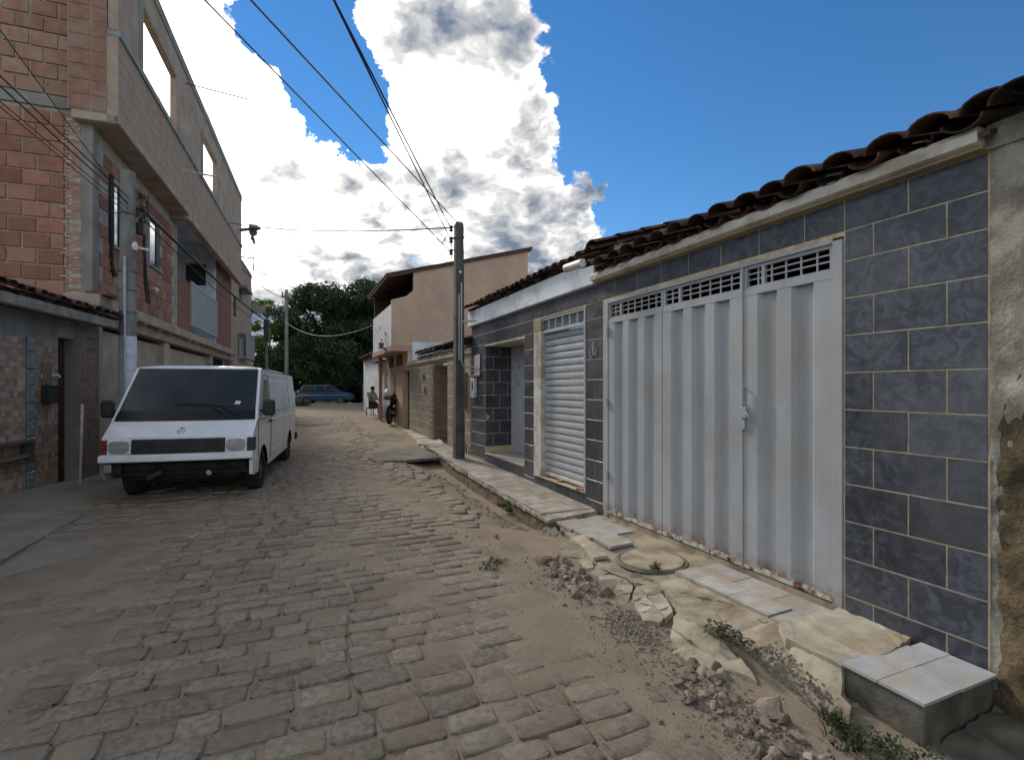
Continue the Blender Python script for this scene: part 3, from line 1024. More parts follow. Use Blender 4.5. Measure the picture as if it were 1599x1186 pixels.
def build_left_pavement():
    pts = []
    P = lambda x, y, z: (*FR.so(x, y), z)
    pv = slab('pavement', [P(-5.3, 1.6, .16), P(-6.79, 6.76, .19), P(-7.40, 8.95, .06), P(-7.8, 10.2, .05), P(-9.2, 13.9, .06), P(-12.6, 23, .14), P(-15.2, 30, .24),
                           P(-14.0, 30.4, .20), P(-11.4, 23.2, .10), P(-8.4, 14.4, .03), P(-6.95, 10.3, -.02), P(-6.0, 7.87, -.01), P(-5.22, 6.04, .02), P(-4.68, 4.64, .02), P(-3.9, 2.4, .02)],
              .25, 'pave_green', None, 3, .012, 50, edge=.012)
    tag(pv, kind='structure')
    # pinkish kerb strip
    line = [(-4.68, 4.64), (-5.22, 6.04), (-6.0, 7.87), (-6.95, 10.3)]
    ap = slab('driveway_apron', [P(-4.60, 4.62, .005), P(-5.14, 6.02, -.005), P(-5.9, 7.8, -.015), P(-5.35, 7.85, -.012), P(-4.5, 6.3, -.01), P(-4.12, 5.80, -.012), P(-3.98, 5.42, -.02), P(-4.22, 4.75, -.02), P(-4.42, 4.3, -.02), P(-4.45, 3.9, -.03), P(-4.3, 3.2, -.04), P(-4.2, 3.0, 0.0)],
              .12, 'apron', pv, 2, .008, 51, edge=.014)
    # worn cement flakes over the setts
    slab('cement_patch', [P(-3.72, 5.62, -.012), P(-3.46, 5.48, -.012), P(-3.22, 5.56, -.015), P(-3.28, 5.72, -.012), P(-3.6, 5.82, -.01)], .03, 'concrete_pale', ROAD, 1, .006, 52)
    slab('cement_patch', [P(-2.98, 2.86, -.075), P(-2.72, 2.9, -.075), P(-2.5, 3.02, -.072), P(-2.62, 3.14, -.07), P(-2.95, 3.2, -.068), P(-3.2, 3.1, -.07)], .03, 'apron', ROAD, 2, .006, 53)
    slab('asphalt_patch', [(8.45, 2.05, .062), (8.55, 1.2, .052), (8.7, .66, .05), (9.3, .60, .06), (10.2, .7, .078), (10.3, 1.3, .086), (9.8, 1.9, .086), (9.0, 2.15, .078)], .06, 'asphalt', ROAD, 2, .006, 54)
    slab('asphalt_patch', [(12.3, 1.5, .108), (12.1, .8, .10), (13.2, .55, .12), (14.4, .7, .138), (14.2, 1.6, .138)], .06, 'asphalt', ROAD, 2, .012, 55)
    slab('asphalt_patch', [(18.6, 5.0, .20), (18.4, 2.4, .19), (22.4, 2.0, .245), (23, 4.6, .25)], .06, 'asphalt', ROAD, 2, .012, 56)


build_left_pavement()


# ------------------------------------------------------------------ roofs of half-round clay tiles
def tile_mesh(name, L, r0, r1, up, mat, th=.014, n=8):
    m = MB()
    vs, fs = [], []
    for (y, r) in ((0, r0), (L, r1)):
        for rr in (r, r - th):
            for j in range(n + 1):
                a = PI * j / n
                z = rr * math.sin(a) * .62
                vs.append((rr * math.cos(a), -y, z if up else -z))
    k = n + 1
    for j in range(n):
        fs += [(j, j + 1, 2 * k + j + 1, 2 * k + j), (k + j, 3 * k + j, 3 * k + j + 1, k + j + 1), (j, k + j, k + j + 1, j + 1), (2 * k + j, 2 * k + j + 1, 3 * k + j + 1, 3 * k + j)]
    fs += [(0, 2 * k, 3 * k, k), (n, k + n, 3 * k + n, 2 * k + n)]
    m.add(vs, fs)
    me = m.mesh(name, True, 0, 50)
    me.materials.append(MT[mat])
    return me


def tiled_roof(parent, s0, s1, o_eave, z_eave, rows, pitch, sx, mat, slope, seed, r=.1, L=.44, name='roof', deck=True, ragged=0.03, first=0):
    """rows of cover and channel tiles climbing away from the street; returns the roof part"""
    rr = random.Random(seed)
    reach = rows * (L - .08)
    m = MB(sx)
    m.prism([(o_eave - .12, z_eave - .035), (o_eave - .12, z_eave - .005), (o_eave - reach, z_eave - .005 + slope * (reach - .12)), (o_eave - reach, z_eave - .035 + slope * (reach - .12))], s0 + .03, s1 - .03, 0)
    roof = m.build(name, 'brown_trim', parent)
    cov = [tile_mesh('roof_tile', L, r * 1.05, r * .86, True, mat), tile_mesh('roof_tile', L, r * 1.0, r * .82, True, mat)]
    chn = tile_mesh('roof_tile', L, r * .86, r * 1.02, False, mat)
    ang = math.atan(slope)
    n = int(round((s1 - s0) / pitch))
    for i in range(n + 1):
        for k in range(rows):
            s = s0 + i * pitch
            y = o_eave - k * (L - .08)
            z = z_eave + .08 + k * (L - .08) * slope
            j = lambda a: rr.uniform(-a, a)
            if i < n:
                link('roof_tile', chn, roof, ((s + pitch / 2) * sx + j(.01), y - .075 + j(ragged), z + .0 + j(.006)), (-ang + j(.02), 0, j(.03)))
            link('roof_tile', cov[(i + k) % 2], roof, (s * sx + j(.012), y + j(ragged) , z + .015 + j(.01)), (-ang + j(.03), j(.05), j(.04)))
    return roof


# ------------------------------------------------------------------ slate-tiled house with the white gate
def slate_house():
    h = FR.root('tiled_house', 'low house clad in dark slate tiles with a wide white metal gate', 'house')
    T = .005
    # grout-faced wall body: panel right of gate, lintels, piers (behind the tiles)
    w = B()
    w.box(-.845, -.005, -.25, 0, -.3, 2.945)
    w.box(-.005, 3.0, -.25, 0, 2.69, 2.945)
    w.box(3.0, 3.52, -.25, 0, -.3, 2.945)
    w.box(3.52, 5.13, -.25, 0, 2.70, 2.945)
    w.box(3.52, 5.13, -.25, 0, -.3, .17)
    w.box(5.13, 5.52, -.25, 0, -.3, 2.945)
    w.box(5.52, 7.48, -.25, 0, 2.49, 2.945)
    w.box(7.48, 8.36, -1.0, 0, -.3, 2.945)
    w.box(5.52, 7.48, -.6, 0, -.3, .245)
    w.box(5.3, 7.48, -.75, -.625, .245, 2.945)
    w.build('wall', 'grout', h)
    # dark space behind gate and roof void
    d = B()
    d.box(-.0, 3.0, -2.6, -2.5, -.3, 2.9)
    d.box(-.1, -.0, -2.6, -.25, -.3, 2.9)
    d.box(3.0, 3.1, -2.6, -.25, -.3, 2.9)
    d.box(-.1, 3.1, -2.6, -.25, 2.92, 2.94)
    d.build('inner_wall', 'dark_inside', h)
    g = .011

    def tile(s0, s1, z0, z1, mat='slate', o=0.0):
        piece('wall_tile', s1 - s0 - g, T, z1 - z0 - g, .0015, mat, h, ((s0 + s1) / 2, o + rnd.uniform(-.0008, .0008), (z0 + z1) / 2))
    rows = [-.145, .12, .385, .65, .915, 1.18, 1.445, 1.71, 1.975, 2.24, 2.505, 2.70]
    zr = [-.145, .12, .385, .65, .915, 1.18, 1.445, 1.71, 1.975, 2.24, 2.505, 2.72, 2.94]
    for i in range(len(zr) - 1):
        z0, z1 = zr[i], zr[i + 1]
        if i % 2 == 0:
            cuts = [-.838, -.635, -.21, -.012]
        else:
            cuts = [-.838, -.425, -.012]
        for a, b in zip(cuts, cuts[1:]):
            tile(a, b, z0, z1)
    # lintel course over the gate
    c = [-.012, .30, .72, 1.14, 1.56, 1.98, 2.40, 2.82, 3.24, 3.52, 3.94, 4.36, 4.78, 5.13, 5.52, 5.94, 6.36, 6.78, 7.2, 7.48, 7.9, 8.355]
    for a, b in zip(c, c[1:]):
        tile(a, b, 2.72, 2.94)
    for a, b in zip([5.52, 5.94, 6.36, 6.78, 7.2, 7.48], [5.94, 6.36, 6.78, 7.2, 7.48]):
        tile(a, b, 2.495, 2.715)
    # pier between shutter and gate
    for i in range(len(zr) - 2):
        z0, z1 = zr[i], zr[i + 1]
        if i % 2:
            tile(3.10, 3.515, z0, z1, 'slate_purple')
        else:
            tile(3.10, 3.305, z0, z1, 'slate_purple')
            tile(3.305, 3.515, z0, z1, 'slate_purple')
    # narrow strip between recessed door and shutter
    for i in range(len(zr) - 2):
        tile(5.14, 5.515, zr[i], zr[i + 1], 'slate_purple')
    # sill course under the shutter and the riser of the door step
    for a, b in ((3.52, 3.94), (3.94, 4.36), (4.36, 4.78), (4.78, 5.13)):
        tile(a, b, -.1, .165)
    for k in range(9):
        tile(5.52 + k * .218, 5.52 + (k + 1) * .218, .03, .235)
    # far pier: street face and the jamb that looks back to the camera
    for i in range(len(zr) - 2):
        z0, z1 = zr[i], zr[i + 1]
        cuts = [7.485, 7.93, 8.355] if i % 2 else [7.485, 7.70, 8.13, 8.355]
        for a, b in zip(cuts, cuts[1:]):
            tile(a, b, z0, z1)
        if z0 > .2:
            cj = [0, -.32, -.62] if i % 2 else [0, -.18, -.50, -.62]
            for a, b in zip(cj, cj[1:]):
                piece('wall_tile', abs(a - b) - g, T, z1 - z0 - g, .0015, 'slate', h, (7.48, (a + b) / 2, (z0 + z1) / 2), PI / 2)
    # a broken-out flake on the corner
    B().prism([(-.02, 1.08), (-.10, 1.0), (-.02, .90)], 7.462, 7.466, 0).build('chipped_patch', 'mortar_rough', h)
    # step top
    B().box(5.53, 7.47, -.62, .02, .2455, .262).build('step', 'paver_grey', h, bevel=.004)
    # ceiling of the recess
    B().box(5.53, 7.475, -.62, -.005, 2.45, 2.488).build('recess_ceiling', 'plaster_cream', h)

    # --- recessed white door
    dr = B()
    dr.box(6.48, 7.46, -.62, -.575, .28, 2.44)
    door = dr.build('door', 'shutter', h, bevel=.004)
    for k in range(6):
        x = 6.53 + k * .152
        B().box(x, x + .075, -.575, -.562, .33, 2.38).build('door_rib', 'shutter', door, bevel=.004)
    for (x, z) in ((7.0, 2.02), (7.30, 2.00), (7.02, 1.66)):
        B().box(x, x + .07, -.562, -.545, z, z + .025).build('door_hinge', 'steel', door)
    B().tube([(6.56, -.562, 1.2), (6.56, -.53, 1.2), (6.56, -.53, 1.34), (6.56, -.562, 1.34)], .009).build('door_handle', 'steel', door)
    B().box(5.55, 6.46, -.62, -.60, .28, 2.44).build('side_panel', 'shutter', h)

    # --- roller shutter with its transom
    sf = B()
    sf.box(4.865, 5.13, -.14, .014, .17, 2.68)
    sf.build('shutter_post', 'pale_post', h, bevel=.008)
    B().box(4.86, 5.13, -.08, .018, 2.50, 2.70).build('ochre_tile', 'tan_band', h, bevel=.006)
    fr = B()
    fr.box(3.52, 3.555, -.12, .014, .17, 2.70)
    fr.box(3.555, 4.865, -.08, -.01, 2.455, 2.50)
    fr.box(3.555, 4.865, -.08, -.01, 2.66, 2.70)
    for k in range(6):
        x = 3.555 + k * 1.31 / 6
        fr.box(x + .0, x + .022, -.07, -.02, 2.50, 2.66)
    sfr = fr.build('shutter_frame', 'shutter', h, bevel=.003)
    B().box(3.56, 4.86, -.06, -.05, 2.505, 2.655).build('transom_pane', 'glassblock', sfr)
    prof = []
    sl = B()
    ns = 21
    z0, z1 = .275, 2.455
    dz = (z1 - z0) / ns
    for k in range(ns):
        za = z0 + k * dz
        m = B()
        pts = [(-.115, za + .001), (-.090, za + .002), (-.074, za + .014), (-.070, za + .024), (-.069, za + dz - .030), (-.074, za + dz - .016), (-.098, za + dz - .010), (-.098, za + dz - .001), (-.115, za + dz - .001)]
        m.prism(pts, 3.556, 4.864, 0)
        m.build('shutter_slat', 'shutter', h, smooth=True, angle=28)
    B().box(3.556, 4.864, -.118, -.05, .225, .273).build('shutter_bottom_bar', 'plaster_cream', h, bevel=.004)
    B().box(3.53, 5.12, -.16, .03, .172, .188).build('shutter_sill', 'tan_band', h, bevel=.004)
    # gate frame
    gf = B()
    gf.box(0.0, .075, -.09, .01, -.02, 2.67)
    gf.box(2.985, 3.09, -.09, .008, -.02, 2.70)
    gf.box(.075, 2.985, -.09, .006, 2.655, 2.688)
    gf.box(.885, .905, -.08, .012, .02, 2.655)
    gate = gf.build('gate_frame', 'gate', h, bevel=.004)

    def leaf(s0, s1, n, first):
        zb, zt, zg = .062, 2.40, 2.45
        P = [(s0, .0)]
        wd = (s1 - s0)
        per = wd / n
        x = s0
        segs = []
        for k in range(n):
            rec = (k % 2 == first)
            segs.append((x, x + per, rec))
            x += per
        prof = []
        for (a, b, rec) in segs:
            y = -.036 if rec else .0
            prof += [(a + .016, y), (b - .016, y)]
        prof = [(s0, prof[0][1])] + prof + [(s1, prof[-1][1])]
        m = B()
        poly = prof + [(s1, -.06), (s0, -.06)]
        m.prism(poly, zb, zt, 2)
        # closing cap at the top of every recess and the flat band above
        m.box(s0, s1, -.059, .002, zt + .001, zg)
        lf = m.build('gate_leaf', 'gate', h)
        br = B()
        br.box(s0, s1, -.06, .004, .030, .0615)
        for (a, b, rec) in segs:
            if rec:
                br.box(a - .01, b + .005, .005, .010, .045, .085)
        br.build('bottom_rail', 'gate_rail', lf)
        gr = B()
        gr.box(s0, s1, -.045, -.012, zg + .001, zg + .028)
        gr.box(s0, s0 + .028, -.045, -.012, zg + .028, 2.628)
        gr.box(s1 - .028, s1, -.045, -.012, zg + .028, 2.628)
        gr.box(s0, s1, -.045, -.012, 2.628, 2.654)
        mid = s0 + wd * (.76 if first else .78)
        gr.box(mid - .016, mid + .016, -.044, -.011, zg + .028, 2.628)
        nb = max(4, int(wd / .118))
        for k in range(1, nb):
            x = s0 + wd * k / nb
            gr.box(x - .006, x + .006, -.036, -.022, zg + .028, 2.628)
        for z in (2.535, 2.585):
            gr.box(s0 + .028, s1 - .028, -.034, -.024, z - .006, z + .006)
        gr.build('grille', 'gate', lf)
        return lf
    B().box(.0, 3.0, -.30, -.002, -.2, .018).build('threshold', 'concrete_tan', h)
    leaf(.08, .883, 5, 1)
    l2 = leaf(.907, 1.955, 7, 1)
    leaf(1.965, 2.98, 7, 1)
    # lock hardware at the meeting stile
    lk = B()
    lk.tube([(.865, .004, 1.60), (.865, .035, 1.60), (.865, .035, 1.46), (.865, .004, 1.46)], .011)
    lk.box(.835, .90, .004, .030, 1.335, 1.43)
    lk.box(.85, .90, .004, .024, 1.235, 1.325)
    lk.tube([(.83, .03, 1.38), (.80, .05, 1.38), (.785, .05, 1.34)], .008)
    lk.build('gate_latch', 'gate', h, bevel=.003)
    hg = B()
    for z in (.45, 1.35, 2.25):
        for s in (2.982,):
            hg.tube([(s, .018, z), (s, .018, z + .11)], .013, 8)
    hg.build('gate_hinge', 'gate', h)
    # painted mark on the pier, as it looks
    mk = B()
    cx, cz = 3.30, 2.10
    def loop(x, z, a, b, rot=0, n=14, full=1.0):
        return [(x + a * math.cos(t) * math.cos(rot) - b * math.sin(t) * math.sin(rot), .0145, z + a * math.cos(t) * math.sin(rot) + b * math.sin(t) * math.cos(rot)) for t in np.linspace(0, 2 * PI * full, n)]
    mk.tube(loop(cx + .055, cz - .045, .034, .060, .25), .006, 5)
    mk.tube(loop(cx - .03, cz - .02, .030, .052, -.2), .006, 5)
    mk.tube(loop(cx + .02, cz + .06, .022, .038, .2), .006, 5)
    mk.tube([(cx + .03, .0145, cz + .09), (cx + .0, .0145, cz - .06)], .006, 5)
    mk.build('painted_mark', 'daub', h)
    # white/cream beam under the eaves: rounded face, tan underside
    bm_ = B()
    bm_.prism([(-.25, 2.965), (.085, 2.965), (.11, 2.98), (.118, 3.03), (.10, 3.065), (-.25, 3.065)], -.835, 3.22, 0)
    bm_.build('eaves_beam', 'plaster_cream', h, smooth=True)
    B().box(-.84, 3.22, -.25, .075, 2.947, 2.9645).build('beam_underside', 'tan_band', h)
    # far part: tall white fascia, higher roof
    B().box(3.22, 8.45, -.24, .06, 2.947, 3.27).build('fascia', 'plaster_white', h, bevel=.01)
    B().box(3.2, 3.215, -1.5, -.24, 2.95, 3.52).build('gable_wall', 'plaster_cream', h)
    tiled_roof(h, -.92, 3.05, .225, 3.03, 4, .268, 1, 'rooftile', .30, 5, r=.122, L=.46, ragged=.035)
    tiled_roof(h, 3.22, 8.50, .15, 3.25, 4, .225, 1, 'rooftile', .32, 6, r=.10, L=.46, ragged=.02)
    # verge tiles of the upper roof seen end-on over the lower roof
    ver = tile_mesh('verge_tile', .46, .115, .10, True, 'rooftile')
    for k in range(4):
        link('verge_tile', ver, h, (3.14, .16 - k * .39, 3.40 + k * .39 * .32), (-.31, .25, .03))
    # loose tiles lying at the step between the two roofs
    # rough pier end
    pm = B()
    nn, kk = 10, 66
    vs, fs = [], []
    for j in range(kk + 1):
        z = -.1 + 3.045 * j / kk
        wv = .06 + .26 * sm(1.0, 2.1, z) + .035 * nz(z * 2.2, 3, 1) + .018 * nz(z * 7, 5, 1)
        for i in range(nn + 1):
            x = -.846 - wv * i / nn
            vs.append((x, -.004 - .05 * (i == nn) + .012 * nz(x * 9, z * 6, 2) + .008 * nz(x * 25, z * 25, 2) + .010 * (z > 1.2), z))
    for j in range(kk):
        for i in range(nn):
            q = j * (nn + 1) + i
            fs.append((q, q + 1, q + nn + 2, q + nn + 1))
    pm.add(vs, fs)
    pm.box(-1.1, -.847, -.25, -.07, -.1, 2.94)
    pm.box(-1.35, -.838, -.26, .03, 2.941, 3.08)
    pm.build('mortar_edge', 'mortar_rough', h, smooth=True, angle=60)
    B().tube([(3.10, .30, 3.165), (3.32, .30, 3.175), (3.52, .30, 3.185)], .055, 14).build('drain_pipe', 'pvc_cream', h, smooth=True)
    return h


HOUSE = slate_house()


def shutter_bits():
    bits = [(5.0, -.02, .19, .10, .05, 'broken brick piece at the left end of the shutter sill'), (4.30, -.03, .19, .09, .05, 'broken brick piece in the middle of the shutter sill'),
            (3.66, .0, .19, .13, .06, 'broken brick piece at the right end of the shutter sill, nearest the gate')]
    for s, o, z, a, b, lab in bits:
        m = MB()
        m.box(-a / 2, a / 2, -b / 2, b / 2, 0, .035)
        t = m.build('brick_fragment', 'wood_orange', None, bevel=.006)
        t.location = FR.w(s, o, z - .001)
        t.rotation_euler = (0, 0, FR.rz + .3)
        tag(t, lab, 'brick', 'broken bricks on the shutter sill')


shutter_bits()


def neighbour_wall():
    t = FR.root('earth_wall', 'rough brown earth and mortar wall at the right edge of the picture', 'wall', -.86)
    m = MB()
    # a rough, uneven face in the same line, bulging, built as a dense sheet with thickness
    n, k = 40, 60
    vs, fs = [], []
    for j in range(k + 1):
        z = -.4 + 3.25 * j / k
        edge = .02 + .05 * nz(j * .35, 1.1, 4) + .30 * sm(1.2, 2.5, z)
        for i in range(n + 1):
            x = -edge - (2.4 - edge) * (i / n) ** 1.6
            prof = .03 * nz(x * 3, z * 3, 2) + .02 * nz(x * 9, z * 9, 5) + .012 * nz(x * 22, z * 22, 6)
            bulge = .10 * (1 - sm(.0, 1.3, z)) - .02
            vs.append((x, bulge * sm(0, .3, i / n) + prof + .0, z))
    for j in range(k):
        for i in range(n):
            a = j * (n + 1) + i
            fs.append((a, a + 1, a + n + 2, a + n + 1))
    b0 = len(vs)
    vs += [(-.02, -.3, -.4), (-2.4, -.3, -.4), (-2.4, -.3, 2.85), (-.02, -.3, 2.85)]
    fs.append((b0, b0 + 1, b0 + 2, b0 + 3))
    m.add(vs, fs)
    m.build('wall_face', 'earth_wall', t, smooth=True, angle=70)
    B().box(-2.4, -.30, -.3, .05, 2.86, 2.95).build('coping', 'mortar_rough', t, bevel=.01)
    tiled_roof(t, -2.2, -.28, .24, 2.99, 2, .25, 1, 'rooftile', .3, 9, r=.12, L=.46)


neighbour_wall()


# ------------------------------------------------------------------ signs and meter on the far pier
def pier_signs():
    t = FR.root('notice_board', 'white notice board with a dark blue band on the dark tiled pier', 'sign', 7.92, .016, 1.9)
    B().box(-.17, .17, 0, .012, -.02, .40).build('board', 'sign_white', t, bevel=.002)
    b = B()
    b.box(-.17, .17, .0125, .015, .115, .125)
    b.box(-.17, .17, .0125, .015, .035, .052)
    b.box(-.17, -.145, .0125, .015, .052, .115)
    b.build('blue_band', 'sign_blue', t)
    l = B()
    for x in (-.11, -.055, .06, .11):
        l.box(x - .008, x + .008, .0125, .0145, .22, .35)
    l.build('lettering', 'sign_red', t)
    l2 = B()
    for x in (-.10, -.05, .0, .05, .10):
        l2.box(x - .014, x + .014, .0125, .0145, .068, .10)
    l2.build('lettering', 'sign_blue', t)
    l3 = B()
    for z in (.155, .18, .005):
        l3.box(-.13, .13, .0125, .0145, z, z + .008)
    l3.build('small_print', 'sign_blue', t)
    t2 = FR.root('terracotta_ledge', 'thin orange ledge on the dark pier below the notice board', 'ledge', 7.98, .016, 1.855)
    B().box(-.26, .30, 0, .03, -.02, .015).build('strip', 'orange', t2, bevel=.004)
    t3 = FR.root('meter_box', 'pale grey electricity meter box with dark window on the dark pier', 'meter box', 8.08, .014, 1.40)
    B().box(-.13, .13, 0, .07, -.02, .40).build('case', 'meter', t3, bevel=.008)
    B().prism([(-.02 + .035 * math.cos(a), .24 + .09 * math.sin(a)) for a in np.linspace(0, 2 * PI, 15)[:-1]], .071, .075, 1).build('meter_window', 'glass_dark', t3)


pier_signs()


# ------------------------------------------------------------------ beige house, its door, then the salmon house
def beige_house():
    h = FR.root('beige_house', 'low beige tiled house with grey metal door beyond the dark pole', 'house', 8.42)
    w = B()
    w.box(0, 1.85, -.3, 0, -.2, 2.30)
    w.box(3.35, 6.55, -.3, 0, -.2, 2.30)
    w.box(1.85, 3.35, -.6, -.5, -.2, 2.30)
    w.box(0, 6.55, -.301, -.001, 2.301, 2.36)
    w.build('wall', 'grout', h)
    rr = random.Random(8)
    for (a0, a1) in ((0.0, 1.85), (3.72, 6.55)):
        n = int((a1 - a0) / .31)
        d = (a1 - a0) / n
        for i in range(n):
            for k in range(8):
                piece('facade_tile', d - .006, .010, .268, .003, 'beige_tile', h, (a0 + (i + .5) * d, 0, .17 + k * .272 + .01))
    for k in range(14):
        piece('facade_tile', .19, .018, .148, .006, 'brown_col', h, (3.45, 0, .14 + k * .155))
        piece('facade_tile', .15, .018, .148, .006, 'brown_col', h, (3.63, 0, .14 + k * .155))
        piece('facade_tile', .46, .018, .148, .006, 'brown_col', h, (3.35, -.24, .14 + k * .155), PI / 2)
    beam = B()
    beam.box(-.02, 6.9, -.2, .06, 2.362, 2.50)
    beam.build('beam', 'plaster_cream', h, bevel=.008)
    d = B().box(1.9, 3.32, -.49, -.45, .12, 2.12).build('door', 'grey_door', h, bevel=.004)
    r = B()
    for k in range(9):
        r.box(1.95 + k * .152, 1.95 + k * .152 + .08, -.45, -.435, .18, 2.05)
    r.build('door_rib', 'grey_door', d, bevel=.003)
    B().box(1.86, 3.34, -.5, -.44, 2.125, 2.16).build('door_frame', 'shutter', h)
    B().box(2.5, 2.6, -.434, -.40, 1.05, 1.15).build('door_handle', 'steel', d)
    tiled_roof(h, -.05, 5.0, .16, 2.56, 3, .21, 1, 'rooftile', .32, 12, r=.10, L=.44)
    B().box(-.05, 5.0, -.16, .1, 2.502, 2.56).build('eaves_board', 'brown_trim', h)
    bx = B()
    bx.box(4.25, 4.45, 0.012, .07, 1.48, 1.66)
    bx.build('letter_box', 'tan_band', h, bevel=.01)
    lamp = B()
    lamp.box(4.36, 4.40, .012, .05, 1.86, 2.0)
    lamp.build('wall_lamp', 'brown_trim', h)
    B().box(1.1, 1.22, .012, .05, 1.6, 1.78).build('bell_plate', 'meter', h)


beige_house()


def gas_meter():
    t = FR.root('pipe_niche', 'short rusty pipe standing at the foot of the wall behind the dark pole', 'pipe', 8.62, .04, .1)
    B().tube([(0, 0, 0), (0, 0, .22), (.05, .05, .26), (.05, .05, .1)], .014).build('pipe', 'brown_trim', t)
    t2 = FR.root('wall_cabinet', 'narrow stained brown cabinet on the beige wall behind the dark pole', 'cabinet', 8.75, .012, 1.15)
    B().box(-.12, .12, 0, .06, 0, .80).build('case', 'brown_col', t2, bevel=.01)
    B().box(-.09, .09, .06, .068, .05, .75).build('cabinet_door', 'wood_old', t2, bevel=.004)


gas_meter()


def salmon_house():
    h = FR.root('salmon_house', 'two storey salmon house with overhanging white balcony front', 'house', 15.3)
    # ground floor
    w = B()
    w.box(0, .02, -4.6, -.15, -.2, 2.95)
    w.box(.02, 4.3, -4.6, -4.55, -.2, 6.2)
    w.box(.95, 2.3, -.3, 0, -.2, 2.95)
    w.box(2.7, 4.3, -.3, 0, -.2, 2.95)
    w.box(2.3, 2.7, -.3, 0, 2.15, 2.95)
    w.box(.02, .95, -.3, 0, 2.2, 2.95)
    w.build('lower_wall', 'pink', h)
    B().box(-.012, -.001, -2.2, -.15, 2.2, 3.19).build('white_patch', 'plaster_white', h)
    # upper side wall with the sloped top, facing the camera
    u = B()
    u.prism([(-4.6, 2.96), (-.2, 2.96), (-.2, 5.62), (-4.6, 6.80)], 0, .16, 0)
    u.build('upper_wall', 'pink', h)
    lw = B()
    lw.prism([(-.2, 3.06), (.55, 3.06), (.55, 4.62), (.05, 4.78), (-.2, 5.0)], .001, .15, 0)
    lw.build('balcony_side_wall', 'pink', h)
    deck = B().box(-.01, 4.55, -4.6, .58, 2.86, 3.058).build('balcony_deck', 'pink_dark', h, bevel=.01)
    B().box(.16, 4.5, .46, .55, 3.06, 4.50).build('balcony_front', 'balcony_white', h, bevel=.01)
    # shaded veranda behind and its room wall
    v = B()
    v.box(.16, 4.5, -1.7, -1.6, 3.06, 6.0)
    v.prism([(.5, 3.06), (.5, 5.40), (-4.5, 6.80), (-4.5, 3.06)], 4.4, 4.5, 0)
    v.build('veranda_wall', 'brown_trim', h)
    # roof: mono pitch, dark timber underside
    r = B()
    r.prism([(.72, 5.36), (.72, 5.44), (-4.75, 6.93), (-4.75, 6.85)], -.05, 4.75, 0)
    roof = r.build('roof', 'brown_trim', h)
    rr = B()
    for k in range(22):
        rr.prism([(.75, 5.45), (.75, 5.50), (-4.78, 7.0), (-4.78, 6.95)], -.06 + k * .22, -.06 + k * .22 + .15, 0)
    rr.build('roof_tile_course', 'rooftile2', roof)
    B().box(.4, .62, -.7, -.6, 4.9, 5.1).build('veranda_lamp', 'brown_trim', h)
    # ground floor openings
    B().box(.05, .93, -.28, -.2, .15, 2.18).build('door', 'door_red', h)
    B().box(2.33, 2.67, -.24, -.18, .2, 2.13).build('door', 'door_red', h)
    for (a, b) in ((.98, 2.0), (2.75, 3.6)):
        f = B().box(a, b, .001, .03, 2.42, 2.82).build('louvre_window', 'brown_trim', h)
        s = B()
        for k in range(5):
            s.box(a + .04, b - .04, .031, .045, 2.46 + k * .07, 2.50 + k * .07)
        s.build('louvre_slat', 'brown_trim', f)
    B().box(4.12, 4.26, .22, .36, .25, 2.86).build('column', 'wood_orange', h, bevel=.01)


salmon_house()


def balcony_plant():
    t = FR.root('potted_plant', 'small yellow green potted plant on the edge of the salmon balcony', 'plant', 16.6, .70, 3.06)
    m = MB()
    m.tube([(0, 0, .0), (0, 0, .18)], .07, 10, .10)
    m.build('pot', 'brown_col', t)
    B().box(-.12, .12, -.14, .12, -.03, .0).build('bracket', 'steel', t)
    m = MB()
    r = random.Random(4)
    for k in range(70):
        a = r.uniform(0, 2 * PI)
        z = r.uniform(.2, .75)
        rad = r.uniform(.02, .2)
        p = Vector((rad * math.cos(a), rad * math.sin(a), z))
        d = Vector((math.cos(a), math.sin(a), r.uniform(-.3, .6))) * .10
        sd = Vector((-math.sin(a), math.cos(a), 0)) * .025
        m.add([p, p + d * .5 + sd, p + d, p + d * .5 - sd], [(0, 1, 2, 3)])
    m.build('foliage', 'leaf_mid', t)


balcony_plant()


def far_blue_house():
    h = FR.root('blue_house', 'pale blue fronted house just beyond the salmon balcony column', 'house', 20.0)
    for bx in ((.0, 1.2, -3, .0, -.1, 3.3), (2.2, 8.0, -3, -.05, -.1, 3.1), (1.2, 2.2, -3, .0, 2.35, 3.3)):
        B().box(*bx).build('wall', 'plaster_white', h)
    B().box(1.2, 2.2, -.15, -.1, .2, 2.34).build('door', 'lightblue', h)
    B().box(.1, 1.15, .001, .03, .3, 2.5).build('blue_panel', 'lightblue', h)
    B().box(.0, 2.5, -.1, .28, 2.75, 2.82).build('canopy', 'brown_trim', h)
    tiled_roof(h, 2.2, 8, .2, 3.15, 2, .3, 1, 'rooftile2', .3, 14, r=.13, L=.5)


far_blue_house()


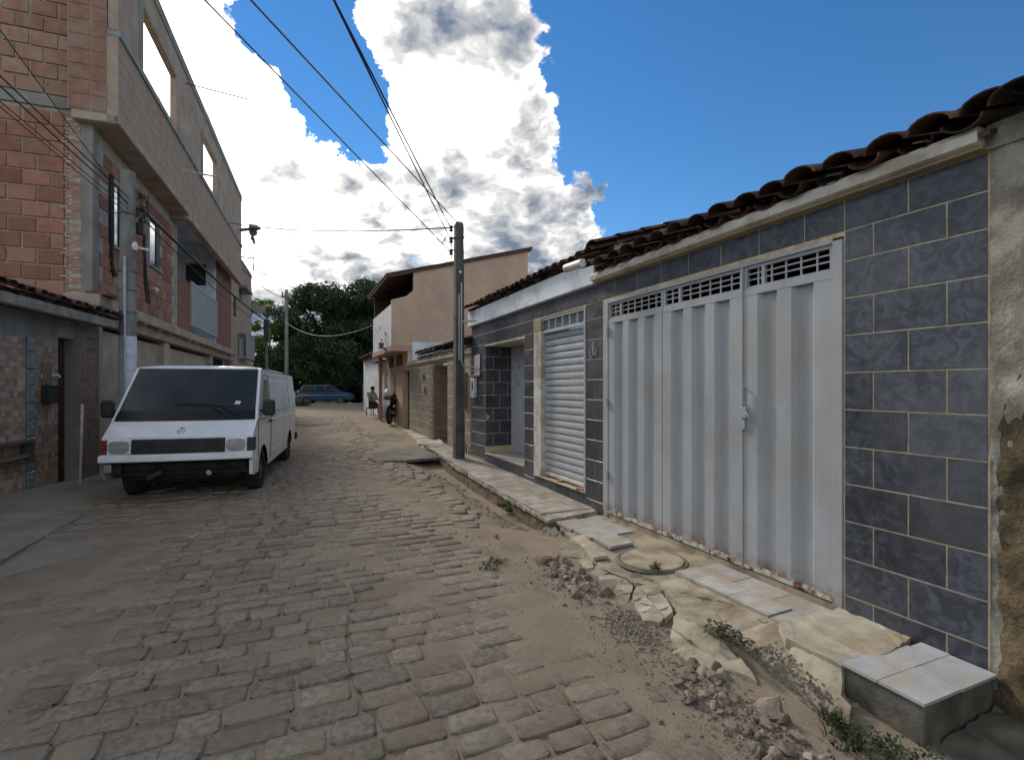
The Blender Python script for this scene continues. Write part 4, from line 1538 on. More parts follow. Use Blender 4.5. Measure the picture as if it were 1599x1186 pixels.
# ------------------------------------------------------------------ poles and wires
def pole_right():
    p = FR.w(8.07, .385, .078)
    t = thing('utility_pole', 'dark concrete utility pole on the right pavement beside the tiled house', 'utility pole', p, FR.rz)
    m = B()
    m.prism([(-.13, -.10), (.13, -.10), (.13, .10), (-.13, .10)], -.1, 0, 2)
    vs, fs = [], []
    for k, (z, a) in enumerate(((0, .115), (2.5, .105), (5.0, .094), (5.06, .075))):
        vs += [(-a, -a * .9, z), (a, -a * .9, z), (a, a * .9, z), (-a, a * .9, z)]
    fs = [(k * 4 + i, k * 4 + (i + 1) % 4, k * 4 + 4 + (i + 1) % 4, k * 4 + 4 + i) for k in range(3) for i in range(4)] + [(12, 13, 14, 15)]
    m.add(vs, fs)
    m.build('shaft', 'pole', t, bevel=.012)
    # insulator rack on the street side, three spools
    B().tube([(0, .17, 4.28), (0, .17, 4.95)], .012, 6).build('insulator_rod', 'steel', t)
    for z in (4.40, 4.66, 4.90):
        q = B()
        q.tube([(0, .17, z - .05), (0, .17, z - .03), (0, .17, z), (0, .17, z + .03), (0, .17, z + .05)], [.035, .05, .028, .05, .035], 10)
        q.build('insulator', 'porcelain', t, smooth=True)
        B().box(-.015, .015, .08, .2, z + .055, z + .07).build('bracket', 'steel', t)
    for z in (4.72, 3.02):
        B().box(-.112, .112, -.10, .10, z, z + .02).build('strap', 'steel', t)
    c = B()
    c.tube([(-.125, -.02, 3.75), (-.125, -.02, 2.1), (-.125, -.06, 1.98), (-.125, -.30, 1.96)], .016, 8)
    c.tube([(-.120, .03, 3.5), (-.120, .03, 2.1)], .012, 8)
    c.build('conduit', 'pvc', t)
    B().tube([(-.09, -.02, 2.92), (-.20, -.25, 2.94), (-.25, -.3, 2.94)], .022, 8).build('service_arm', 'pvc', t)
    B().tube([(-.105, .0, 3.98), (-.115, .0, 3.98)], .03, 10).build('number_disc', 'plate_white', t)
    lp = B()
    for k in range(4):
        pts = [(0 + .02 * k, .16 + .14 * math.sin(PI * u) + .03 * k, 4.9 - .55 * u - .05 * k) for u in np.linspace(0, 1, 9)]
        lp.tube(pts, .005, 5)
    lp.build('jumper_wire', 'wire', t)
    return p


P_R = pole_right()


def pole_left():
    p = Vector((-7.0, 9.3, .05))
    t = thing('utility_pole', 'grey round concrete pole with white painted band behind the white van', 'utility pole', p, F2.rz)
    m = B().tube([(0, 0, -.2), (0, 0, 2.95), (0, 0, 5.48)], [.145, .13, .115], 18)
    m.build('shaft', 'pole_grey', t, smooth=True)
    m = B().tube([(0, 0, 1.2), (0, 0, 2.48)], [.1415, .1345], 18, cap=False)
    m.build('painted_band', 'white_band', t, smooth=True)
    B().tube([(0, 0, -.2), (0, 0, 1.2)], [.147, .1425], 18, cap=False).build('dark_base', 'pole', t, smooth=True)
    c = B()
    c.tube([(.16, .0, .1), (.16, 0, 3.9)], .022, 8)
    c.build('conduit', 'pvc', t)
    for z in (2.9, 3.3, 3.65, 4.7):
        B().tube([(0, 0, z), (0, 0, z + .03)], .138, 16).build('strap', 'steel', t)
    B().tube([(0, .1, 4.12), (0, .34, 4.08)], .025, 8).build('lamp_arm', 'pvc_cream', t)
    B().tube([(.05, .12, 4.2), (.05, .12, 4.12), (.05, .12, 4.05)], [.03, .06, .04], 10).build('cable_clamp', 'pvc_cream', t)
    for z in (4.62, 4.86, 5.1):
        B().tube([(-.12, .17, z - .05), (-.12, .17, z - .02), (-.12, .17, z), (-.12, .17, z + .03), (-.12, .17, z + .05)], [.04, .055, .03, .055, .04], 10).build('insulator', 'porcelain', t, smooth=True)
    B().tube([(-.12, .17, 4.5), (-.12, .17, 5.25)], .014, 6).build('insulator_rod', 'steel', t)
    B().box(-.13, -.02, .1, .19, 4.84, 4.88).build('bracket', 'steel', t)
    jb = B()
    r = random.Random(9)
    for k in range(9):
        a = r.uniform(0, 2 * PI)
        pts = [(-.10 + .16 * math.cos(a + 2.5 * u) * (.6 + .4 * u), .16 + .13 * math.sin(a + 2.5 * u), 4.65 + .45 * u + .1 * math.sin(7 * u + k)) for u in np.linspace(0, 1, 10)]
        jb.tube(pts, .007, 5)
    jb.build('jumper_wire', 'wire', t)
    B().box(-.17, -.07, .10, .22, 4.38, 4.6).build('junction_box', 'black_plastic', t, bevel=.01)
    return p


P_L = pole_left()


def small_pole(x, y, z0, z1, r, label, arm=False):
    t = thing('utility_pole', label, 'utility pole', (x, y, z0))
    B().tube([(0, 0, -.4), (0, 0, z1 - z0)], r, 8, r * .75).build('shaft', 'pole_grey', t)
    if arm:
        B().box(-.35, .05, -.05, .05, z1 - z0 - .55, z1 - z0 - .42).build('cross_arm', 'steel', t)
        for k in (-.30, -.1):
            B().tube([(k, 0, z1 - z0 - .42), (k, 0, z1 - z0 - .15)], .05, 6).build('insulator', 'porcelain', t)
    else:
        B().box(-.13, .13, -.06, .06, z1 - z0 - 1.2, z1 - z0 - .05).build('meter_case', 'pole', t)


small_pole(-15.9, 36.0, .2, 8.5, .14, 'tall thin pole with a small cross arm before the dark trees', True)
small_pole(-12.45, 25.9, .2, 5.1, .07, 'short thin pole with a box at its top behind the van roof')


def wire(a, b, sag, r, label, mat='wire', group=None, n=24):
    a, b = Vector(a), Vector(b)
    pts = []
    for k in range(n + 1):
        u = k / n
        p = a.lerp(b, u)
        p.z -= sag * 4 * u * (1 - u)
        pts.append(p - a)
    o = MB().tube(pts, r, 6).build('overhead_wire', mat, None, smooth=True, angle=80)
    o.location = a
    tag(o, label, 'wire', group)
    return o


def beyond(a, px, py, Y, ext):
    """the straight line from a through a point at depth Y, drawn on past it"""
    q = Vector(((px - 800) / 797. * Y, Y, 1.6 + (605 - py) / 797. * Y))
    a = Vector(a)
    return a + (q - a) * ext


top = [P_R + FR.n * .17 + Vector((0, 0, z)) for z in (4.40, 4.66, 4.90)]
g1 = 'power lines running back over the camera'
wire(top[2], beyond(top[2], 522, 0, 4.4, 1.5), .0, .010, 'topmost of the two thick dark wires rising steeply from the dark pole', 'wire', None)
wire(top[1], beyond(top[1], 524, 2, 4.2, 1.5), .02, .009, 'lower of the two thick dark wires rising steeply from the dark pole', 'wire', None)
wire(P_R + Vector((0, 0, 5.02)), beyond(P_R + Vector((0, 0, 5.02)), 392, 0, 4.7, 1.5), .0, .010, 'middle thin wire crossing the blue gap from the pole top', 'wire_pale', None)
wire(top[0], beyond(top[0], 320, 0, 4.9, 1.5), .0, .009, 'leftmost thin wire crossing the sky from the dark pole', 'wire_pale', None)
wire(top[2] + Vector((0, 0, .03)), F2.w(11.5, .45, 8.1), .18, .016, 'nearly level wire from the dark pole to the brick building', 'wire_pale')
lt = P_L + Vector((.05, 0, 4.85))
for k, (px, py, lab) in enumerate(((0, 118, 'upper strand of the wire bundle at the far left before the brick wall'), (0, 134, 'second strand of the wire bundle at the far left before the brick wall'),
                                   (0, 158, 'third strand of the wire bundle at the far left before the brick wall'), (0, 166, 'lowest strand of the wire bundle at the far left before the brick wall'))):
    wire(lt + Vector((0, 0, .12 - .1 * k)), beyond(lt + Vector((0, 0, .12 - .1 * k)), px - 0, py, 6.0, 1.4), .0, .010 if k < 2 else .007, lab, 'wire')
wire(lt + Vector((0, 0, -.05)), beyond(lt + Vector((0, 0, -.05)), 0, 46, 5.6, 1.4), .0, .006, 'thin wire from the left pole climbing to the top left corner', 'wire')
wire(lt + Vector((.12, .1, .0)), (-12.45, 25.7, 5.0), .12, .032, 'thick black cable bundle from the left pole along the brick facade', 'wire')
wire(lt + Vector((.12, .1, -.15)), (-12.42, 25.8, 4.8), .3, .012, 'slack thin cable under the thick bundle along the brick facade', 'wire')
wire(F2.w(13.7, .2, 7.2), (-15.9, 35.9, 7.9), .35, .022, 'cable dropping from the brick building to the tall thin pole', 'wire')
wire((-15.9, 35.9, 6.2), FR.w(19.3, .6, 4.2), .7, .014, 'slack pale wire hanging before the dark trees', 'wire_pale')


# ------------------------------------------------------------------ left: low house with tiled eave
def left_house():
    sx = F1.sx
    h = F1.root('mosaic_house', 'low house with brown mosaic wall and tiled eave at the left edge', 'house')
    b = lambda: MB(sx)
    w = b()
    w.box(-4.5, 1.33, -.3, 0, -.2, 2.40)
    w.box(1.85, 2.46, -.3, .06, -.3, 2.699)
    w.box(-4.5, 1.85, -.6, -.02, 2.40, 2.699)
    w.build('wall', 'cement', h)
    # mosaic pieces, each with its own glaze colour
    me = bpy.data.meshes.new('mosaic')
    vs, fs, cols = [], [], []
    r = random.Random(21)
    pal = [(.29, .198, .14), (.25, .17, .12), (.33, .23, .165), (.21, .146, .105), (.30, .215, .155), (.36, .265, .20)]
    def patch(s0, s1, z0, z1, q, mul):
        nx, nzz = int((s1 - s0) / q), int((z1 - z0) / q)
        for i in range(nx):
            for j in range(nzz):
                a, c = s0 + i * q, z0 + j * q
                k = len(vs)
                y = .006 + r.uniform(0, .003)
                g = .004
                for (x, z, yy) in ((a + g, c + g, y), (a + q - g, c + g, y), (a + q - g, c + q - g, y), (a + g, c + q - g, y), (a + g * .3, c + g * .3, .001), (a + q - g * .3, c + g * .3, .001), (a + q - g * .3, c + q - g * .3, .001), (a + g * .3, c + q - g * .3, .001)):
                    vs.append((x * sx, yy, z))
                kk = r.uniform(.85, 1.15)
                col = [x * mul * kk for x in r.choice(pal)]
                for f in ((0, 1, 2, 3), (0, 4, 5, 1), (1, 5, 6, 2), (2, 6, 7, 3), (3, 7, 4, 0)):
                    fs.append(tuple(k + t for t in f))
                    cols.append(col)
    patch(-1.6, .53, .10, 2.36, .085, 1.15)
    patch(.72, 1.32, .10, 2.36, .085, .85)
    me.from_pydata(vs, [], fs)
    at = me.color_attributes.new('glaze', 'FLOAT_COLOR', 'CORNER')
    arr = []
    for p, c in zip(me.polygons, cols):
        arr += [*c, 1] * p.loop_total
    at.data.foreach_set('color', arr)
    me.materials.append(MT['mosaic'])
    bm = bmesh.new()
    bm.from_mesh(me)
    bmesh.ops.recalc_face_normals(bm, faces=bm.faces)
    bm.to_mesh(me)
    bm.free()
    tag(link('mosaic', me, h), kind='stuff')
    for k in range(9):
        m = b()
        m.box(.54, .71, .0, .03, .16 + k * .245, .16 + k * .245 + .235)
        gbk = m.build('glass_block', 'glassblock', h, bevel=.012)
        b().box(.61, .635, .03, .034, .30 + k * .245, .32 + k * .245).build('light_spot', 'plate_white', gbk)  # white chip painted in for the small light in each glass block
    d = b().box(1.36, 1.84, -.22, -.16, .05, 2.42).build('door', 'door_red', h)
    pn = b()
    for k in range(3):
        pn.box(1.40 + k * .15, 1.40 + k * .15 + .11, -.16, -.145, .15, 2.3)
    pn.build('door_panel', 'door_red', d, bevel=.006)
    # brown tiled pillar face
    for k in range(15):
        piece('pillar_tile', .58, .012, .172, .005, 'brown_col', h, (2.155 * sx, .06, .06 + k * .176))
    # eave: concrete fascia beam, dark soffit, clay tiles
    b().box(-4.5, 2.38, .26, .40, 2.645, 2.79).build('fascia', 'concrete_grey', h, bevel=.012)
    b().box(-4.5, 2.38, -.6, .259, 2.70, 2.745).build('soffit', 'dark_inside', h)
    tiled_roof(h, -3.2, 2.35, .46, 2.765, 3, .215, sx, 'rooftile', .30, 31, r=.10, L=.42, ragged=.03)
    b().box(.86, .92, .012, .03, 1.74, 1.80).build('pipe_stub', 'pvc', h)
    return h


left_house()


def left_props():
    sx = F1.sx
    t = F1.root('letter_box', 'dark letter box under an old yellowed board on the mosaic wall', 'letter box', .98, .012, 1.36)
    B(sx).box(-.11, .11, 0, .11, 0, .26).build('box', 'black_plastic', t, bevel=.01)
    B(sx).box(-.12, .12, 0, .13, .26, .275).build('lid', 'black_plastic', t)
    B(sx).box(-.10, .12, 0, .02, .30, .62).build('board', 'wood_old', t)
    B(sx).tube([(.12, .02, .42), (.16, .08, .44), (.18, .09, .40)], .02).build('white_tap', 'plate_white', t)
    t = F1.root('wall_rack', 'dark metal rack with a pale plank on the mosaic wall, far left', 'rack', -.5, .012, .55)
    f = B(sx)
    f.box(-.9, .92, .0, .16, .28, .31)
    f.box(-.9, .92, .13, .16, .0, .03)
    f.box(.89, .92, .0, .16, .03, .28)
    f.build('frame', 'steel', t)
    B(sx).box(-.9, .87, .02, .12, .07, .12).build('plank', 'wood_old', t, bevel=.006)
    t = thing('thin_post', 'thin pale post leaning upright by the dark red door', 'post', (-6.60, 7.8, .12), 0)
    B().tube([(0, 0, 0), (.02, 0, .75), (.035, 0, 1.22)], .018, 8).build('shaft', 'pvc', t)
    B().tube([(.021, 0, .78), (.035, 0, 1.23)], .0195, 8).build('white_tip', 'pvc_cream', t)


left_props()


# ------------------------------------------------------------------ left: tall unfinished brick building
def brick_building():
    sx = F2.sx
    h = F2.root('brick_building', 'tall unfinished brick building with cantilevered upper floors', 'building')
    b = lambda: MB(sx)
    Lb = 14.6
    # --- core walls (mortar coloured bodies the bricks stand in)
    w = b()
    w.box(-.0, 5.5, -.2, -.002, 3.3, 6.3)               # first floor facade, cut by windows below
    core = b()
    # facade first floor built as strips round the two windows
    def strips(s0, s1, z0, z1, holes, mb, o0=-.2, o1=-.012):
        xs = sorted({s0, s1, *[a for hh in holes for a in hh[:2]]})
        for a, c in zip(xs, xs[1:]):
            mid = (a + c) / 2
            hs = sorted([hh for hh in holes if hh[0] < mid < hh[1]], key=lambda q: q[2])
            z = z0
            for hh in hs:
                if hh[2] > z:
                    mb.box(a, c, o0, o1, z, hh[2])
                z = hh[3]
            if z < z1:
                mb.box(a, c, o0, o1, z, z1)
    wins = [(.86, 1.62, 4.42, 5.70), (3.25, 4.10, 4.56, 5.68)]
    strips(.28, 5.5, 3.3, 6.32, wins, core)
    core.box(.012, .28, -.35, -.001, 3.0, 9.9)             # corner column
    core.box(5.5, 5.65, -.25, .005, 3.3, 6.3)             # pier at balcony
    body = core.build('wall', 'mortar', h)
    b().box(11.352, Lb, -.3, -.01, 3.0, 8.6).build('wall', 'mortar', h)
    # end wall facing the camera: towards -o
    b().box(.04, .24, -4.5, -.351, 3.0, 6.55).build('end_wall', 'mortar', h)
    b().box(.04, .24, -4.5, -.351, 6.75, 10.1).build('end_wall', 'mortar', h)
    b().box(.0, .26, -4.5, -.352, 6.551, 6.749).build('floor_beam', 'cement', h)
    b().box(-.004, .28, -.17, .004, 3.0, 6.4).build('corner_column', 'cement', h, bevel=.01)
    O1 = .45
    # balcony recess: white room
    r = b()
    r.box(5.65, 11.35, -2.0, -1.9, 3.3, 7.3)
    r.box(11.25, 11.349, -1.9, -.01, 3.3, 7.3)
    r.box(5.651, 5.75, -1.9, -.26, 3.3, 7.3)
    r.box(5.3, 11.35, -1.9, O1 - .21, 7.1, 7.29)
    r.box(5.65, 11.35, -2.0, -.01, 3.2, 3.3)
    r.build('balcony_room', 'plaster_white', h)
    b().box(11.19, 11.249, -.98, -.33, 5.52, 6.32).build('dark_window', 'black_plastic', h, bevel=.01)
    # ground floor: beige walls, lintel band, dark gaps, columns
    gnd = b()
    gnd.box(.1, 4.45, -.3, -.12, -.2, 2.70)
    gnd.box(4.95, 10.2, -.3, -.12, -.2, 2.70)
    gnd.box(10.7, Lb, -.3, -.12, -.2, 2.4)
    gnd.build('garage_wall', 'beige_wall', h)
    for a, c in ((4.45, 4.95), (10.2, 10.7), (.02, .45)):
        b().box(a, c, -.3, .0, -.2, 2.80).build('ground_column', 'beige_wall', h, bevel=.01)
    lt = b()
    lt.box(-.1, Lb, -.3, .06, 2.80, 3.02)
    lt.build('lintel', 'cement_dusty', h, bevel=.01)
    b().box(.1, Lb, -.34, -.31, 2.0, 3.0).build('dark_gap', 'dark_inside', h)
    b().box(-.35, Lb, -.3, .22, 3.03, 3.24).build('floor_slab', 'cement_dusty', h, bevel=.012)
    # stubs and ragged edge under the slab
    st = b()
    rr = random.Random(5)
    for k in range(14):
        s = .3 + k * 1.0 + rr.uniform(-.2, .2)
        st.box(s, s + rr.uniform(.08, .3), -.05, .16 + rr.uniform(0, .05), 2.99, 3.031)
    st.build('slab_drip', 'cement_dusty', h)
    b().box(-.30, .25, -.0, .30, 3.241, 3.30).build('eave_board', 'rooftile2', h)
    # --- bricks
    BH, BW, MO = .245, .40, .028

    def jitter():
        return rr.uniform(-.004, .006)
    count = 0
    # end wall (perpendicular): brick faces look towards the camera, along -s
    def endwall(z0, z1, o_start, mat, n_cols):
        nonlocal count
        rows = int((z1 - z0) / (BH + MO))
        for k in range(rows):
            z = z0 + (k + .5) * (BH + MO)
            o = o_start - (BW / 2 if k % 2 else 0)
            if k % 2:
                piece('brick', BW / 2 - MO, .03, BH, .006, mat, h, (.045 * sx, o_start - BW / 4, z), -PI / 2, rr.uniform(-.006, .006))
                count += 1
            for i in range(n_cols):
                oc = o - (i + .5) * BW
                if oc < -2.45:
                    break
                piece('brick', BW - MO + rr.choice((0, 0, -.02)), .03, BH, .006, mat, h, (.045 * sx + jitter(), oc, z + rr.uniform(-.004, .004)), -PI / 2, rr.uniform(-.008, .008))
                count += 1
    endwall(3.22, 6.55, -.41, 'brick', 6)
    endwall(6.76, 10.1, -.30, 'brick_pale', 6)
    # toothed strip of brick ends beside the column
    tm = b()
    for k in range(int(3.3 / .068)):
        z = 3.25 + k * .068
        tm.box(.008 + rr.uniform(-.006, .006), .05, -.40, -.18, z, z + .05)
    tm.build('brick_edge', 'brick_pale', h)
    tmm = b()
    for k in range(int(3.3 / .068)):
        z = 3.25 + k * .068
        if rr.random() < .8:
            oo = rr.choice((-.20, -.30, -.38, -.19))
            tmm.box(.0, .05, oo - rr.uniform(.02, .10), oo, z + .05, z + .068)
    tag(tmm.build('mortar_bead', 'plaster_cream', h), kind='stuff')

    # facade bricks
    def in_hole(s, z, holes, ms=.2, mz=.12):
        return any(a - ms < s < c + ms and z0 - mz < z < z1 + mz for a, c, z0, z1 in holes)
    for k in range(int(3.0 / (BH + MO))):
        z = 3.32 + (k + .5) * (BH + MO)
        s = .30 + (BW / 2 if k % 2 else 0)
        while s + BW < 5.5:
            if not in_hole(s + BW / 2, z, wins):
                if count < 296:
                    piece('brick', BW - MO, .03, BH, .006, 'brick', h, ((s + BW / 2) * sx, -.022 + jitter(), z), 0, rr.uniform(-.006, .006))
                    count += 1
            s += BW
    # balcony parapet bricks
    pb = b()
    pb.box(5.66, 7.2, -.18, -.012, 3.3, 4.86)
    pb.build('balcony_parapet', 'mortar', h)
    rest = b()
    for k in range(6):
        z = 3.31 + k * .26
        s = 5.68 - (.2 if k % 2 else 0)
        while s < 7.2:
            a, c = max(s, 5.67), min(s + .38, 7.19)
            if c - a > .05:
                rest.box(a, c, -.19, .004 + rr.uniform(-.004, .004), z, z + .235)
            s += .40
    for k in range(int(5.2 / .273)):
        z = 3.05 + k * .273
        s = 11.4 - (.2 if k % 2 else 0)
        while s < Lb - .05:
            a, c = max(s, 11.4), min(s + .37, Lb)
            if c - a > .05:
                rest.box(a, c, -.05, .002 + rr.uniform(-.004, .004), z, z + .25)
            s += .40
    rest_o = rest.build('brickwork', 'brick', h)
    tag(rest_o, kind='stuff')
    # windows of first floor: dark frame, bright pane reflecting the sky
    for (a, c, z0, z1) in wins:
        f = b()
        f.box(a, a + .04, -.10, -.015, z0, z1)
        f.box(c - .28, c, -.10, -.015, z0, z1)
        f.box(a + .04, c - .28, -.10, -.015, z0, z0 + .04)
        f.box(a + .04, c - .28, -.10, -.015, z1 - .04, z1)
        fo = f.build('window', 'black_plastic', h, bevel=.004)
        b().box(a + .04, c - .28, -.05, -.035, z0 + .04, z1 - .04).build('pane', 'window_glass', fo)
        b().box(a - .08, c + .08, -.19, .05, z0 - .06, z0 - .001).build('window_sill', 'cement', h)
    b().box(3.02, 3.24, -.012, .004, 4.5, 5.8).build('window_reveal', 'cement', h)
    # black pipe beside first window
    b().tube([(.80, .02, 5.75), (.80, .02, 4.0), (.92, .03, 3.8)], .05, 10).build('drain_pipe', 'black_plastic', h, smooth=True)
    # balcony railing: white metal with vertical bars
    rl = b()
    rl.box(7.2, 11.33, .0, .05, 4.86, 4.93)
    rl.box(7.2, 11.33, .0, .05, 3.55, 3.62)
    for s in (7.2, 9.55, 11.28):
        rl.box(s, s + .05, .0, .05, 3.62, 4.86)
    rail = rl.build('balcony_railing', 'shutter', h, bevel=.004)
    n = 27
    for k in range(n):
        s = 7.25 + k * 4.05 / n
        b().box(s + .03, s + .115, .010, .035, 3.62, 4.86).build('railing_slat', 'shutter', rail)
    # --- cantilevered second floor
    O1 = .45
    s0, s1 = -.18, 9.3
    c = b()
    c.box(s0, 5.0, -.25, O1, 6.34, 6.50)
    c.box(5.0, 5.28, -.25, O1, 6.22, 6.50)
    c.box(5.28, Lb, O1 - .2, O1, 6.24, 6.42)
    c.build('cantilever_slab', 'cement_dusty', h, bevel=.015)
    pw = b()
    pw.box(s0, Lb, O1 - .18, O1 - .012, 6.36, 7.90)
    pw.box(s0, s0 + .15, -.30, O1 - .181, 6.5, 9.9)
    pw.build('parapet_wall', 'cement_dusty', h)
    # bricks of the parapet: low relief, far from the eye
    pk = b()
    for k in range(7):
        z = 6.42 + k * .228
        s = s0 - (.2 if k % 2 else 0)
        while s < Lb:
            a, e = max(s, s0 + .01), min(s + .385, Lb - .01)
            if e - a > .05:
                pk.box(a, e, O1 - .05, O1 + rr.uniform(-.010, -.004), z, z + .215)
            s += .40
    tag(pk.build('parapet_brickwork', 'brick_dusty', h), kind='stuff')
    # side of the cantilever facing the camera: block ends with holes
    sd = b()
    for k in range(13):
        z = 6.52 + k * .262
        sd.box(s0 - .012, s0 + .02, -.28, .02, z, z + .24)
        sd.box(s0 - .012, s0 + .02, .05, O1 - .19, z, z + .24)
    sd.build('side_brickwork', 'brick_pale', h)
    b().box(s0, Lb, O1 - .2, O1 + .035, 7.901, 8.03).build('parapet_coping', 'cement_green', h, bevel=.012)
    # pillars, top beam and openings of the unfinished roof storey
    for (a, c_, z0, z1) in ((s0, 1.15, 8.031, 9.42), (3.75, 6.7, 8.031, 9.42), (9.0, Lb, 8.031, 9.42), (s0, Lb, 9.42, 10.0)):
        b().box(a, c_, O1 - .16, O1 - .012, z0, z1).build('upper_wall', 'cement_dusty', h)
    for (a, c_, z0, z1) in ((s0 - .02, Lb + .02, 10.001, 10.26), (.92, 1.145, 8.032, 9.415), (6.46, 6.695, 8.032, 9.415)):
        b().box(a, c_, O1 - .2, O1 + .012, z0, z1).build('ring_beam', 'cement', h, bevel=.012)
    b().box(.9, 3.9, -2.1, -1.95, 9.35, 9.62).build('back_beam', 'cement', h)
    b().box(6.6, 9.1, O1 - .5, O1 - .36, 7.95, 8.66).build('back_beam', 'cement_green', h)
    # drain spouts
    b().tube([(4.2, O1 - .02, 7.25), (4.2, O1 + .85, 7.20)], .026, 8).build('drain_spout', 'pvc_cream', h)
    b().tube([(11.2, O1 - .02, 6.75), (11.2, O1 + .95, 6.70)], .026, 8).build('drain_spout', 'pvc_cream', h)
    # hanging cables on facade
    hc = b()
    for q in range(3):
        hc.tube([(2.55 + .1 * q + .35 * u + .05 * math.sin(6 * u + q), .02, 5.6 - 2.0 * u - .3 * math.sin(PI * u) * q * .3) for u in np.linspace(0, 1, 10)], .012, 5)
    hc.build('hanging_cable', 'wire', h)
    b().tube([(3.3, .0, 3.98), (3.3, .10, 3.98), (3.3, .14, 3.93)], [.03, .05, .045], 10).build('bulkhead_lamp', 'plate_white', h)
    return h


MT['brick_dusty'] = M('dusty_brick', (.40, .28, .21), (.34, .235, .175), 3, .92, .4, 50, .15, dirt=((.33, .285, .235), .7, 1.7))
MT['window_glass'] = M('reflective_window_glass', (.72, .76, .74), (.80, .83, .80), 3, .06, 0, 50, .9, metal=1.0)
brick_building()


def rebar_and_hoist():
    t = F2.root('steel_rod', 'long thin steel rod sticking out of the brick building roof edge', 'rod', 4.6, .40, 9.75)
    B(F2.sx).tube([(0, 0, 0), (.12, .75, -.01), (.24, 1.5, -.02)], .018, 6).build('rod', 'steel', t)
    t = F2.root('hoist', 'builders hoist beam with pulley and rope at the brick building end', 'hoist', 14.2, .1, 8.62)
    B(F2.sx).tube([(0, 0, -.1), (.1, 1.15, .18)], .075, 8).build('beam', 'wood_old', t)
    B(F2.sx).box(-.1, .15, .7, 1.05, .06, .26).build('bracket', 'steel', t)
    B(F2.sx).tube([(.02, .85, -.05), (.10, .85, -.05)], .17, 14).build('pulley', 'steel', t)
    B(F2.sx).tube([(.06, .85, -.1), (.06, .80, -.35), (.06, .92, -.6), (.06, .85, -.3)], .06, 8).build('hook_block', 'steel', t)
    B(F2.sx).tube([(.06, .85, -.3), (.06, .85, -1.0), (.06, .87, -1.75)], .022, 6).build('rope', 'rope', t)


rebar_and_hoist()


def second_brick_building():
    sx = F2.sx
    h = F2.root('brick_house', 'lower dusty brick house beyond the tall brick building', 'house', 14.75)
    b = lambda: MB(sx)
    w = b()
    wins = []
    w.box(0, 6.9, -5, -.01, -.2, 8.0)
    w.build('wall', 'mortar', h)
    bk = b()
    rr = random.Random(13)
    for k in range(19):
        z = 2.85 + k * .27
        s = -(.2 if k % 2 else 0)
        while s < 6.9:
            a, c = max(s, 0), min(s + .385, 6.88)
            mid = (a + c) / 2
            skip = (1.9 < mid < 4.8 and 3.0 < z < 4.35) or (.6 < mid < 1.4 and 4.9 < z < 5.9) or (2.2 < mid < 4.6 and 6.0 < z < 6.7)
            if c - a > .05 and not skip:
                bk.box(a, c, -.04, rr.uniform(-.005, .004), z, z + .25)
            s += .40
    tag(bk.build('brickwork', 'brick_dusty', h), kind='stuff')
    b().box(-.02, 6.95, -.5, .04, 7.98, 8.08).build('coping', 'cement', h)
    b().box(5.9, 6.95, -.3, .012, 2.6, 7.97).build('corner_pilaster', 'cement_dusty', h)
    b().box(0, 6.9, -.3, .10, 2.55, 2.82).build('lintel', 'cement_dusty', h)
    b().box(.0, 6.9, -.25, .0, -.2, 2.54).build('garage_wall', 'dark_inside', h)
    f = b()
    f.box(1.95, 4.75, .0, .42, 3.05, 3.12)
    f.box(1.95, 4.75, .0, .42, 4.25, 4.32)
    for s in (1.95, 3.3, 4.70):
        f.box(s, s + .05, .35, .42, 3.12, 4.25)
    for k in range(12):
        s = 2.05 + k * .22
        f.box(s, s + .02, .38, .41, 3.12, 4.25)
    g = f.build('window_cage', 'shutter', h)
    b().box(2.0, 4.7, .02, .06, 3.13, 4.24).build('pane', 'window_glass', g)
    b().box(.7, 1.35, -.008, .01, 4.95, 5.9).build('window', 'glass_dark', h)
    b().box(2.3, 4.5, .005, .35, 6.55, 6.68).build('canopy', 'cement', h)
    b().box(2.3, 3.4, -.008, .008, 6.05, 6.5).build('window', 'glass_dark', h)
    b().box(6.6, 6.9, .05, .75, 5.9, 6.35).build('projecting_beam', 'cement', h)


second_brick_building()


